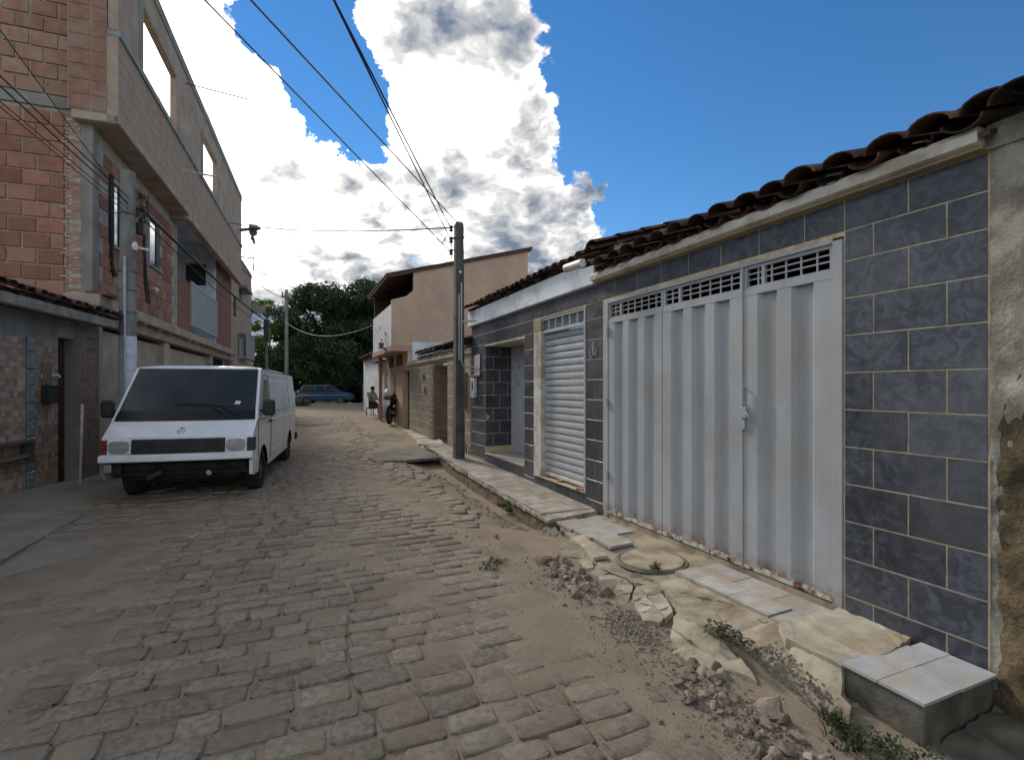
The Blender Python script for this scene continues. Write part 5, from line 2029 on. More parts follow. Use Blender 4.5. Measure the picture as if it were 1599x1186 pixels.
# ------------------------------------------------------------------ white van
def build_van():
    X = Vector((.961, .276, 0))
    t = thing('white_van', 'old white panel van with missing front valance parked at the left', 'van', (-4.605, 7.055, 0.0), math.atan2(X.y, X.x))
    HW = lambda z: .915 if z <= .55 else (.915 + .015 * (z - .55) / .55 if z < 1.1 else .93 - .070 * (z - 1.1) / .80)
    yF, yR, rw = .86, 3.78, .385
    # side outlines (y, z): lower band and upper band
    def arch(yc, n=9):
        return [(yc - rw * math.cos(a), .30 + rw * math.sin(a) * 1.05) for a in np.linspace(.14, PI - .14, n)]
    low = [(.0, .62), (.02, .42), (.10, .34), (yF - rw - .02, .33)] + arch(yF) + [(yF + rw + .02, .33), (yR - rw - .02, .36)] + arch(yR) + [(yR + rw + .02, .40), (4.58, .44), (4.66, .62), (4.68, 1.12), (.33, 1.12), (.06, .92), (.03, .70)]
    up = [(.33, 1.12), (4.68, 1.12), (4.66, 1.5), (4.60, 1.86), (.99, 1.90)]
    m = MB()
    for sg in (-1, 1):
        for poly in (low, up):
            vs = [(sg * HW(z), y, z) for y, z in poly]
            m.add(vs, [tuple(range(len(vs)))])
    # transverse skin: front, (windshield bay), roof, back
    def strip(pts, nu=12, bow=.0, crown=.0):
        vs, fs = [], []
        for (y, z, hw, bw, cr) in pts:
            for i in range(nu + 1):
                u = -1 + 2 * i / nu
                uu = math.copysign(abs(u) ** .75, u)
                vs.append((uu * hw, y - bw * (1 - uu * uu), z + cr * (1 - abs(uu) ** 5)))
        k = nu + 1
        for j in range(len(pts) - 1):
            for i in range(nu):
                fs.append((j * k + i, j * k + i + 1, (j + 1) * k + i + 1, (j + 1) * k + i))
        m.add(vs, fs)
    strip([(.0, .62, HW(.62), .05, 0), (.03, .70, HW(.7), .05, 0), (.06, .92, HW(.92), .05, 0), (.33, 1.12, HW(1.12), .05, 0), (.99, 1.90, HW(1.90), .05, 0),
           (1.08, 1.915, HW(1.90), .04, .03), (2.0, 1.90, HW(1.90), 0, .07), (3.6, 1.89, HW(1.89), 0, .07), (4.60, 1.86, HW(1.86), -.02, .04), (4.66, 1.5, HW(1.5), -.03, 0), (4.68, 1.12, HW(1.12), -.03, 0), (4.66, .62, HW(.62), -.02, 0), (4.58, .44, HW(.5), 0, 0)])
    bmx = bmesh.new()
    bv = [bmx.verts.new(p) for p in m.v]
    for f in m.f:
        bmx.faces.new([bv[i] for i in f])
    bmesh.ops.remove_doubles(bmx, verts=bmx.verts, dist=.004)
    bmesh.ops.triangulate(bmx, faces=[f for f in bmx.faces if len(f.verts) > 4])
    bmesh.ops.recalc_face_normals(bmx, faces=bmx.faces)
    me = bpy.data.meshes.new('body')
    bmx.to_mesh(me)
    bmx.free()
    for p in me.polygons:
        p.use_smooth = True
    me.set_sharp_from_angle(angle=math.radians(28))
    me.materials.append(MT['van_white'])
    body = link('body', me, t)
    # inner dark shell (floor, wheel wells)
    d = MB()
    d.box(-.86, .86, .18, 4.5, .36, .75)
    d.box(-.60, .60, .45, 1.3, .22, .44)
    d.box(-.70, .70, .25, .33, .30, .44)
    d.build('underbody', 'van_dirty', t, bevel=.02)
    # windshield: glass and black cowl strip, following the bow of the skin
    def glass(name, z0, z1, ins0, ins1, mat, par, lift=.010):
        g = MB()
        vs, fs = [], []
        nu = 14
        for j in range(5):
            q = j / 4
            z = z0 + (z1 - z0) * q
            y = .33 + (z - 1.12) / (1.90 - 1.12) * .66
            hw = HW(z) - (ins0 + (ins1 - ins0) * q)
            for i in range(nu + 1):
                u = -1 + 2 * i / nu
                vs.append((u * hw, y - .05 * (1 - u * u) - lift * .75, z + lift * .7))
        for j in range(4):
            for i in range(nu):
                fs.append((j * (nu + 1) + i, j * (nu + 1) + i + 1, (j + 1) * (nu + 1) + i + 1, (j + 1) * (nu + 1) + i))
        # thickness
        nn = len(vs)
        vs += [(x, y + .008, z - .006) for x, y, z in vs]
        fs += [tuple(nn + i for i in f[::-1]) for f in list(fs)]
        g.add(vs, fs)
        return g.build(name, mat, par, smooth=True, angle=60)
    glass('windshield', 1.135, 1.885, .038, .040, 'glass_dark', t, .010)
    glass('cowl', 1.125, 1.26, .034, .036, 'glass_black', t, .014)
    # wipers
    def gp(x, z, lift=.03):
        u = x / .9
        return (x,   .33 + (z - 1.12) / .78 * .66 - .05 * (1 - u * u) - lift * .75, z + lift * .7)
    for (x0, z0, x1, z1) in ((.62, 1.20, .02, 1.33), (.45, 1.22, -.18, 1.35)):
        wp = MB()
        xm, zm = x0 + (x1 - x0) * .35, z0 + (z1 - z0) * .95
        wp.tube([gp(x0, z0), gp(xm, zm, .04)], .010, 6)
        wp.tube([gp(xm + .18, zm - .015, .022), gp(xm, zm, .026), gp(x1, z1 + .0, .022)], .008, 6)
        wp.build('wiper', 'black_plastic', t)
    # small sticker on the glass
    st = MB()
    c = gp(.62, 1.37, .013)
    st.add([gp(.58, 1.345, .016), gp(.655, 1.34, .016), gp(.67, 1.385, .016), gp(.60, 1.395, .016)], [(0, 1, 2, 3)])
    st.add([gp(.58, 1.345, .0145), gp(.655, 1.34, .0145), gp(.67, 1.385, .0145), gp(.60, 1.395, .0145)], [(3, 2, 1, 0)])
    st.build('sticker', 'plate_white', t)
    # grille panel between the headlights
    def fy(x):
        return -.05 * (1 - (x / .92) ** 2)
    g = MB()
    N_ = 12
    def band(xa, xb, za, zb, y0, y1, mb):
        vs, fs = [], []
        for i in range(N_ + 1):
            x = xa + (xb - xa) * i / N_
            for (yy, z) in ((y0, za), (y1, za), (y1, zb), (y0, zb)):
                vs.append((x, fy(x) + yy + .03 + (z - .62) * .10, z))
        for i in range(N_):
            for k in range(4):
                fs.append((i * 4 + k, i * 4 + (k + 1) % 4, i * 4 + 4 + (k + 1) % 4, i * 4 + 4 + k))
        fs += [(0, 1, 2, 3), (N_ * 4 + 3, N_ * 4 + 2, N_ * 4 + 1, N_ * 4)]
        mb.add(vs, fs)
    band(-.56, .57, .70, .895, -.028, .05, g)
    grille = g.build('grille', 'black_plastic', t)
    for k in range(5):
        gg = MB()
        band(-.55, .56, .725 + k * .034, .735 + k * .034, -.040, -.026, gg)
        gg.build('grille_bar', 'black_plastic', grille)
    # headlights
    for sg in (-1, 1):
        a, c = (-.848, -.565) if sg < 0 else (.575, .845)
        hb = MB()
        band(a, c, .705, .885, -.030, .05, hb)
        hl = hb.build('headlight', 'van_white', t, bevel=.006)
        le = MB()
        vs = []
        n = 20
        cx = (a + c) / 2
        for i in range(n):
            an = 2 * PI * i / n
            sx_, sz_ = math.cos(an), math.sin(an)
            ex = math.copysign(abs(sx_) ** .6, sx_) * (c - a) * .455
            ez = math.copysign(abs(sz_) ** .6, sz_) * .084
            vs.append((cx + ex, fy(cx + ex) - .006 + (.795 + ez - .62) * .10, .795 + ez))
        cc = (cx, fy(cx) - .022 + .0175, .795)
        vs.append(cc)
        le.add(vs, [(i, (i + 1) % n, n) for i in range(n)])
        le.add([(x, y + .02, z) for x, y, z in vs], [((i + 1) % n, i, n) for i in range(n)])
        le.build('lens', 'lamp_glass', hl, smooth=True)
        ib = MB()
        x0, x1 = (sg * .85, sg * .935)
        band(min(x0, x1), max(x0, x1), .70, .89, -.02, .14, ib)
        ib.build('indicator', 'lamp_amber' if sg < 0 else 'black_plastic', t, bevel=.006)
    # bumper strip and bare beam under it
    bp = MB()
    band(-.945, .93, .595, .690, -.060, .10, bp)
    bp.build('bumper', 'van_white', t, bevel=.012)
    for sg in (-1, 1):
        if sg > 0:
            q = MB().box(.875, .925, .02, .30, .36, .58)
            q.build('fender_end', 'van_white', t, bevel=.008)
    ub = MB()
    ub.box(-.80, .82, .12, .20, .45, .55)
    ub.box(-.82, -.70, .05, .16, .42, .575)
    ub.build('bumper_beam', 'van_dirty', t, bevel=.01)
    br = MB()
    br.box(-.89, -.80, .02, .05, .46, .565)
    br.box(-.88, -.86, .0, .03, .46, .565)
    br.build('tow_bracket', 'chrome', t)
    MB().tube([(-.42, .16, .34), (-.30, .10, .40), (-.24, .08, .44)], .03, 8).build('loose_strut', 'steel', t)
    MB().tube([(.35, .1, .40), (.35, .07, .40)], .035, 10).build('fog_lamp', 'chrome', t)
    # badge: ring with three-pointed star on the nose panel
    bd = MB()
    zc = 1.0
    yc = lambda z: .06 + (z - .92) / .20 * .27 - .05 - .012
    ring = [(0.045 * math.cos(a), yc(zc + .037 * math.sin(a)), zc + .037 * math.sin(a)) for a in np.linspace(0, 2 * PI, 19)]
    bd.tube(ring, .005, 6)
    for a in (PI / 2, PI * 7 / 6, PI * 11 / 6):
        bd.tube([(0, yc(zc), zc), (.042 * math.cos(a), yc(zc + .035 * math.sin(a)), zc + .035 * math.sin(a))], .0045, 5)
    bd.build('badge', 'chrome', t)
    # doors, windows and panel lines on both sides
    def sidepoly(sg, pts, lift, th, name, mat, par, bev=0):
        q = MB()
        vs = [(sg * (HW(z) + lift), y, z) for y, z in pts] + [(sg * (HW(z) + lift - th), y, z) for y, z in pts]
        n = len(pts)
        q.add(vs, [tuple(range(n)), tuple(range(n, 2 * n))[::-1]] + [(i, (i + 1) % n, n + (i + 1) % n, n + i) for i in range(n)])
        return q.build(name, mat, par, bevel=bev)
    def seam(sg, pts, par, name='panel_gap', w=.006, mat='van_dirty'):
        q = MB()
        for (a, b_) in zip(pts, pts[1:]):
            q.tube([(sg * (HW(a[1]) + .0005), a[0], a[1]), (sg * (HW(b_[1]) + .0005), b_[0], b_[1])], w, 5)
        q.build(name, mat, par)
    for sg in (-1, 1):
        sidepoly(sg, [(.66, 1.17), (1.40, 1.17), (1.40, 1.74), (1.16, 1.74)], .004, .012, 'side_window', 'glass_dark', t, .002)
        seam(sg, [(.40, 1.12), (.42, .75), (.46, .55)], t)
        seam(sg, [(1.48, 1.80), (1.50, 1.12), (1.50, .42)], t)
        seam(sg, [(1.48, 1.80), (1.10, 1.80), (.52, 1.14)], t)
        seam(sg, [(.08, .93), (.33, 1.115), (1.5, 1.115)], t)
        # raised cargo panels
        sidepoly(sg, [(1.62, 1.20), (2.55, 1.20), (2.55, 1.72), (1.62, 1.72)], .014, .018, 'cargo_panel', 'van_white', t, .006)
        sidepoly(sg, [(2.68, 1.20), (3.55, 1.20), (3.55, 1.72), (2.68, 1.72)], .014, .018, 'cargo_panel', 'van_white', t, .006)
        sidepoly(sg, [(3.68, 1.20), (4.50, 1.20), (4.50, 1.72), (3.68, 1.72)], .014, .018, 'cargo_panel', 'van_white', t, .006)
        for ya, yb in ((1.62, 2.55), (2.68, 3.55), (3.68, 4.50)):
            seam(sg, [(ya, 1.20), (yb, 1.20), (yb, 1.72), (ya, 1.72), (ya, 1.20)], t, 'panel_groove', .007, 'pvc')
        seam(sg, [(1.5, 1.82), (4.55, 1.80)], t, 'rain_gutter', .008, 'van_white')
        seam(sg, [(1.52, 1.05), (4.6, 1.05)], t, 'side_crease', .012, 'van_white')
        seam(sg, [(1.35, .52), (3.3, .52)], t, 'side_crease', .012, 'van_white')
        hd = MB().box(min(sg * .925, sg * .965), max(sg * .925, sg * .965), 1.25, 1.40, 1.03, 1.065)
        hd.build('door_handle', 'black_plastic', t, bevel=.006)
        # mirror
        mr = MB()
        x0 = sg * .97
        mr.box(min(x0, x0 + sg * .17), max(x0, x0 + sg * .17), .50, .58, 1.17, 1.42)
        mo = mr.build('wing_mirror', 'black_plastic', t, bevel=.03)
        MB().tube([(sg * .90, .60, 1.24), (sg * 1.0, .55, 1.26)], .018, 8).build('mirror_arm', 'black_plastic', mo)
    # roof marker and rear bumper
    MB().box(.60, .80, .98, 1.10, 1.885, 1.915).build('roof_vent', 'steel', t, bevel=.008)
    MB().tube([(.05, 1.2, 1.955), (.05, 1.2, 1.985)], .03, 8).build('aerial_base', 'steel', t)
    rb = MB().box(-.93, .95, 4.66, 4.80, .42, .58)
    rb.build('rear_bumper', 'black_plastic', t, bevel=.02)
    for sg in (-1, 1):
        MB().box(min(sg * .80, sg * .90), max(sg * .80, sg * .90), 4.655, 4.70, .75, 1.15).build('tail_light', 'lamp_amber', t, bevel=.006)
    # wheels
    for sg in (-1, 1):
        for yc_ in (yF, yR):
            w = MB()
            xo, xi = sg * .89, sg * .70
            n = 28
            prof = [(xi, .22), (xi, .30), (xi + sg * .02, .325), (xo - sg * .02, .325), (xo, .30), (xo, .22)]
            vs, fs = [], []
            for i in range(n):
                a = 2 * PI * i / n
                for x, r in prof:
                    vs.append((x, yc_ + r * math.cos(a), .325 + r * math.sin(a)))
            k = len(prof)
            for i in range(n):
                for j in range(k):
                    fs.append((i * k + j, i * k + (j + 1) % k, ((i + 1) % n) * k + (j + 1) % k, ((i + 1) % n) * k + j))
            w.add(vs, fs)
            wo = w.build('wheel', 'rubber', t, smooth=True, angle=40)
            rm = MB().tube([(xi, yc_, .325), (xo - sg * .03, yc_, .325)], .222, 20)
            rm.tube([(xo - sg * .03, yc_, .325), (xo - sg * .005, yc_, .325)], .08, 12)
            rm.build('rim', 'steel', wo)


build_van()


# ------------------------------------------------------------------ far blue car, motorcycle, person
def build_car():
    t = thing('blue_car', 'old blue estate car parked under the dark trees', 'car', (-13.45, 36.9, .42), math.radians(8))
    # local x along length; nose to +x
    low = [(-1.75, .30), (-1.78, .78), (-1.70, .92), (1.05, .90), (1.72, .80), (1.85, .62), (1.85, .30)]
    up = [(-1.68, .92), (-1.45, 1.36), (.25, 1.40), (.95, .92)]
    m = MB()
    m.prism(low, -.78, .78, 1)
    m.build('body', 'car_blue', t, bevel=.04)
    m = MB()
    vs = [(x, -.78 + (.10 if z > 1 else 0), z) for x, z in up] + [(x, .78 - (.10 if z > 1 else 0), z) for x, z in up]
    m.add(vs, [(0, 1, 2, 3), (7, 6, 5, 4), (0, 4, 5, 1), (1, 5, 6, 2), (2, 6, 7, 3), (3, 7, 4, 0)])
    m.build('cabin', 'car_blue', t, bevel=.03)
    for (a, b_) in ((-1.42, -.62), (-.55, .05), (.12, .66)):
        q = MB()
        q.add([(a - .04, -.795, .97), (b_ + (.12 if a > 0 else 0), -.795, .97), (b_ - .06, -.712, 1.32), (a + .06, -.712, 1.32)], [(0, 1, 2, 3)])
        q.add([(a - .04, -.785, .97), (b_ + (.12 if a > 0 else 0), -.785, .97), (b_ - .06, -.702, 1.32), (a + .06, -.702, 1.32)], [(3, 2, 1, 0)])
        q.build('side_window', 'glass_dark', t)
    MB().box(-1.70, 1.75, -.80, -.782, .62, .68).build('side_trim', 'chrome', t)
    MB().box(-1.90, -1.76, -.75, .75, .38, .52).build('bumper', 'black_plastic', t, bevel=.02)
    MB().box(1.84, 1.95, -.75, .75, .38, .52).build('bumper', 'black_plastic', t, bevel=.02)
    MB().box(-1.80, -1.76, -.72, -.5, .60, .80).build('tail_light', 'lamp_amber', t)
    for x in (-1.15, 1.15):
        for y in (-.70, .70):
            w = MB().tube([(x, y - .09, .29), (x, y + .09, .29)], .29, 18)
            wo = w.build('wheel', 'rubber', t)
            MB().tube([(x, y - .10, .29), (x, y + .10, .29)], .16, 12).build('rim', 'steel', wo)


build_car()


def build_motorcycle():
    p = FR.w(17.2, .30, .23)
    t = thing('motorcycle', 'black motorcycle seen from behind, parked by the salmon house', 'motorcycle', p, FR.rz - .45)
    t.scale = (1.2, 1.25, 1.2)
    for x in (0.0, 1.25):
        pts = [(x + .27 * math.cos(a), 0, .30 + .27 * math.sin(a)) for a in np.linspace(0, 2 * PI, 21)]
        w = MB().tube(pts, .05, 8, cap=False).build('wheel', 'rubber', t, smooth=True)
        r = MB()
        for k in range(6):
            a = PI * k / 6
            r.tube([(x + .24 * math.cos(a), 0, .30 + .24 * math.sin(a)), (x - .24 * math.cos(a), 0, .30 - .24 * math.sin(a))], .012, 5)
        r.build('rim', 'steel', w)
    b = MB()
    b.tube([(-.15, 0, .78), (.25, 0, .72), (.6, 0, .80), (.95, 0, .88)], [.09, .15, .17, .13], 12)
    b.tube([(.35, 0, .35), (.8, 0, .40)], [.17, .19], 10)
    b.tube([(.95, 0, .85), (1.25, 0, .32)], .05, 8)
    b.tube([(.3, 0, .6), (0, .08, .30)], .03, 6)
    b.tube([(.3, 0, .6), (0, -.08, .30)], .03, 6)
    b.build('frame', 'black_plastic', t, smooth=True)
    MB().tube([(-.22, 0, .86), (.1, 0, .84), (.5, 0, .86)], [.08, .13, .12], 10).build('seat', 'rubber', t, smooth=True)
    MB().tube([(-.30, 0, .98), (-.22, 0, .98), (-.05, 0, .95)], [.06, .13, .12], 12).build('tail_cowl', 'plate_white', t, smooth=True)
    MB().box(-.33, -.31, -.10, .10, .60, .76).build('number_plate', 'plate_white', t)
    MB().box(-.32, -.27, -.10, .10, .78, .86).build('tail_light', 'lamp_amber', t, bevel=.01)
    MB().tube([(.98, -.36, 1.06), (1.0, -.1, 1.0), (1.0, .1, 1.0), (.98, .36, 1.06)], .016, 6).build('handlebar', 'steel', t)
    for y in (-.3, .3):
        MB().tube([(.98, y, 1.04), (.94, y * 1.15, 1.22)], .009, 5).build('mirror', 'black_plastic', t)
    MB().tube([(.5, -.14, .30), (-.2, -.17, .36)], [.03, .055], 10).build('exhaust', 'steel', t)
    for y in (-.2, .2):
        MB().box(-.02, .02, min(0, y), max(0, y), .80, .83).build('indicator', 'orange', t)
    MB().tube([(.4, .1, .3), (.35, .30, .02)], .014, 6).build('side_stand', 'steel', t)


build_motorcycle()


def skin_figure(name, joints, edges, radii, mat, parent, sub=1):
    me = bpy.data.meshes.new(name)
    me.from_pydata(joints, edges, [])
    o = link(name, me, parent)
    md = o.modifiers.new('skin', 'SKIN')
    for i, r in enumerate(radii):
        me.skin_vertices[0].data[i].radius = (r, r)
    me.skin_vertices[0].data[0].use_root = True
    s = o.modifiers.new('sub', 'SUBSURF')
    s.levels = sub
    s.render_levels = sub
    me.materials.append(MT[mat])
    return o


def build_person():
    p = FR.w(21.6, .35, .30)
    t = thing('person', 'person in a pale shirt and dark trousers seated on a red stool', 'person', p, math.radians(-20))
    # faces +x
    J = [(0, 0, .52), (0, 0, .75), (.02, 0, 1.02), (.03, 0, 1.12), (.05, 0, 1.22), (.06, 0, 1.30),
         (.0, .20, 1.03), (.06, .27, .80), (.28, .22, .68), (.36, .19, .66), (.0, -.20, 1.03), (.06, -.27, .80), (.28, -.22, .68), (.36, -.19, .66),
         (.08, .10, .50), (.45, .13, .50), (.50, .13, .10), (.62, .14, .05), (.08, -.10, .50), (.45, -.13, .50), (.50, -.13, .10), (.62, -.14, .05)]
    E = [(0, 1), (1, 2), (2, 3), (3, 4), (4, 5), (2, 6), (6, 7), (7, 8), (8, 9), (2, 10), (10, 11), (11, 12), (12, 13), (0, 14), (14, 15), (15, 16), (16, 17), (0, 18), (18, 19), (19, 20), (20, 21)]
    R_ = [.15, .15, .15, .055, .095, .085, .065, .05, .04, .035, .065, .05, .04, .035, .09, .07, .05, .04, .09, .07, .05, .04]
    skin_figure('body', J, E, R_, 'skin', t, 2)
    Js = [J[0], J[1], J[2], (.02, 0, 1.08), J[6], J[7], J[10], J[11]]
    Es = [(0, 1), (1, 2), (2, 3), (2, 4), (4, 5), (2, 6), (6, 7)]
    skin_figure('shirt', Js, Es, [.17, .17, .165, .07, .085, .075, .085, .075], 'shirt', t, 2)
    Jt = [J[0], J[14], J[15], J[16], J[18], J[19], J[20]]
    Et = [(0, 1), (1, 2), (2, 3), (0, 4), (4, 5), (5, 6)]
    skin_figure('trousers', Jt, Et, [.165, .11, .088, .07, .11, .088, .07], 'trousers', t, 2)
    MB().tube([(.02, 0, 1.22), (.03, 0, 1.30), (.04, 0, 1.365)], [.10, .105, .05], 12).build('hair', 'hair', t, smooth=True)
    t2 = thing('stool', 'faded red plastic stool under the seated person', 'stool', p, math.radians(-20))
    MB().box(-.20, .22, -.2, .2, .36, .40).build('seat', 'red_plastic', t2, bevel=.01)
    for x in (-.17, .19):
        for y in (-.17, .17):
            MB().tube([(x, y, .36), (x * 1.1, y * 1.1, 0)], .022, 6).build('leg', 'red_plastic', t2)


build_person()


# ------------------------------------------------------------------ trees and plants
def leaf_cloud(name, centres, n_per, size, mat, parent, seed, flat=.6):
    rs = np.random.RandomState(seed)
    V = []
    for (cx, cy, cz, rx, ry, rz) in centres:
        n = int(n_per * (rx * ry * rz) ** .55)
        d = rs.normal(size=(n, 3))
        d /= np.linalg.norm(d, axis=1)[:, None]
        rad = rs.uniform(.45, 1.0, n) ** .6
        rad *= 1 + .18 * rs.normal(size=n)
        p = d * rad[:, None] * np.array([rx, ry, rz]) + np.array([cx, cy, cz])
        a = rs.normal(size=(n, 3))
        a[:, 2] *= flat
        a /= np.linalg.norm(a, axis=1)[:, None]
        b = np.cross(a, rs.normal(size=(n, 3)))
        b /= np.linalg.norm(b, axis=1)[:, None] + 1e-9
        sz = size * rs.uniform(.6, 1.3, n)[:, None]
        q = np.stack([p - a * sz, p + b * sz * .45, p + a * sz, p - b * sz * .45], 1)
        V.append(q.reshape(-1, 3))
    V = np.concatenate(V)
    me = bpy.data.meshes.new(name)
    nq = len(V) // 4
    me.vertices.add(len(V))
    me.vertices.foreach_set('co', V.ravel())
    me.loops.add(nq * 4)
    me.loops.foreach_set('vertex_index', np.arange(nq * 4))
    me.polygons.add(nq)
    me.polygons.foreach_set('loop_start', np.arange(nq) * 4)
    me.polygons.foreach_set('loop_total', np.full(nq, 4))
    me.update()
    me.validate()
    me.materials.append(MT[mat])
    return link(name, me, parent)


def tree(label, x, y, z, h, rad, seed, mat='leaf_dark', trunk_h=2.0, size=.22, clumps=34, n_per=330, low=.25):
    t = thing('tree', label, 'tree', (x, y, z))
    r = random.Random(seed)
    tr = MB()
    lean = r.uniform(-.3, .3)
    tr.tube([(0, 0, -.4), (lean * .3, 0, trunk_h * .5), (lean, .1, trunk_h), (lean * 1.2, .1, h * .7)], [rad * .075, rad * .06, rad * .05, .05], 9)
    cs = []
    for k in range(clumps):
        a = r.uniform(0, 2 * PI)
        u = r.uniform(low, 1)
        zz = h * u
        prof = math.sin(PI * min(1, max(.08, (u - low * .6) / (1.08 - low * .6)))) ** .55
        rr_ = rad * prof * math.sqrt(r.uniform(.15, 1))
        cr = rad * r.uniform(.20, .36)
        cs.append((rr_ * math.cos(a), rr_ * math.sin(a), min(zz, h - cr * .6), cr, cr, cr * .72))
        if k % 4 == 0:
            tr.tube([(lean, .1, trunk_h + (zz - trunk_h) * .3), (rr_ * .5 * math.cos(a), rr_ * .5 * math.sin(a), trunk_h + (zz - trunk_h) * .75), (rr_ * math.cos(a), rr_ * math.sin(a), zz)], [rad * .03, rad * .02, .015], 6)
    tr.build('trunk', 'bark', t, smooth=True)
    leaf_cloud('crown', cs, n_per, size, mat, t, seed)
    return t


tree('largest rounded dark green tree behind the blue car', -14.9, 41.0, .4, 9.1, 4.0, 1, 'leaf_dark', 2.4, .125, 62, 800, .18)
tree('dark tree with a feathery pointed top beside the salmon house roof', -11.6, 42.0, .4, 10.2, 3.2, 2, 'leaf_dark', 2.6, .12, 46, 760, .3)
tree('dense dark tree filling the gap behind the other two trees', -13.8, 48.0, .4, 9.3, 4.5, 3, 'leaf_dark', 2.5, .16, 40, 560, .22)
tree('sparse light green tree with sky gaps between the two thin poles', -19.6, 41.0, .4, 8.3, 2.3, 4, 'leaf_mid', 2.6, .26, 19, 170, .36)
tree('low bright green tree low down beside the far brick house', -21.8, 42.0, .4, 5.4, 2.6, 5, 'leaf_mid', 1.2, .22, 26, 260, .15)
tree('bushy dark tree at the left behind the thin poles', -20.4, 47.0, .4, 5.0, 2.4, 6, 'leaf_dark', 1.6, .22, 30, 300, .12)
tree('dark bushy tree behind the salmon house corner', -8.5, 46.0, .4, 7.0, 3.4, 7, 'leaf_dark', 1.8, .22, 28, 300, .12)


def thicket():
    r = random.Random(77)
    cs = []
    for k in range(90):
        cs.append((r.uniform(-34, 4), r.uniform(52, 58), r.uniform(.3, 4.2), 2.2, 1.6, 1.3))
    o = leaf_cloud('far_thicket', cs, 90, .30, 'leaf_dark', None, 78)
    tag(o, kind='stuff')
    cs = []
    for k in range(60):
        cs.append((r.uniform(-22, -7), r.uniform(44, 47), r.uniform(.2, 2.2), 1.3, 1.0, .9))
    o = leaf_cloud('undergrowth', cs, 160, .22, 'leaf_dark', None, 79)
    tag(o, kind='stuff')


thicket()


def far_details():
    # pale kerb of the cross street
    m = MB()
    a, b_ = Vector((-17.5, 35.4, .36)), Vector((-8.9, 36.2, .40))
    d = (b_ - a).normalized()
    n = Vector((-d.y, d.x, 0)) * .2
    m.add([a, b_, b_ + n, a + n] + [p + Vector((0, 0, .12)) for p in (a, b_, b_ + n, a + n)], [(0, 1, 2, 3), (4, 5, 6, 7), (0, 1, 5, 4), (1, 2, 6, 5), (2, 3, 7, 6), (3, 0, 4, 7)])
    k = m.build('kerb', 'concrete_grey', None)
    tag(k, kind='structure')
    t = thing('picket_fence', 'short white fence among grass left of the blue car', 'fence', (-16.9, 38.5, .4), .1)
    for i in range(9):
        MB().box(i * .22, i * .22 + .09, 0, .03, 0, .9 + .1 * (i % 2)).build('picket', 'plaster_white', t)
    MB().box(-.05, 1.95, .03, .06, .5, .58).build('rail', 'plaster_white', t)
    t = thing('low_wall', 'low dark grey wall under the trees right of the car', 'wall', (-11.9, 40.5, .4), .05)
    MB().box(0, 5.5, 0, .2, 0, 1.5).build('wall_body', 'concrete_dark', t)
    MB().box(-.03, 5.53, -.03, .23, 1.5, 1.56).build('coping', 'concrete_dark', t)


far_details()


def blades(name, spots, n, hgt, mat, seed, wid=.006):
    r = random.Random(seed)
    m = MB()
    for (s, o, z, rad) in spots:
        for k in range(n):
            a = r.uniform(0, 2 * PI)
            d = rad * math.sqrt(r.random())
            p = FR.w(s + d * math.cos(a), o + d * math.sin(a), z)
            ln = hgt * r.uniform(.5, 1.2)
            q = Vector((math.cos(a * 3), math.sin(a * 3), 0))
            sd = Vector((-q.y, q.x, 0)) * wid
            m.add([p - sd, p + sd, p + q * ln * .3 + Vector((0, 0, ln * .7)) + sd * .6, p + q * ln * .3 + Vector((0, 0, ln * .7)) - sd * .6, p + q * ln * .7 + Vector((0, 0, ln))],
                  [(0, 1, 2, 3), (3, 2, 4)])
    return m.build(name, mat)


def leafy(m, s, o, z, n, rad, ln, r, flat=.35):
    for k in range(n):
        a = r.uniform(0, 2 * PI)
        d = rad * r.uniform(.1, 1)
        p = FR.w(s, o, z) + Vector((d * math.cos(a), d * math.sin(a), r.uniform(.01, .06)))
        q = Vector((math.cos(a), math.sin(a), r.uniform(-.2, flat))).normalized() * ln * r.uniform(.6, 1.2)
        sd = Vector((-math.sin(a), math.cos(a), r.uniform(-.3, .3))) * ln * .28
        m.add([p, p + q * .5 + sd, p + q, p + q * .5 - sd], [(0, 1, 2, 3)])


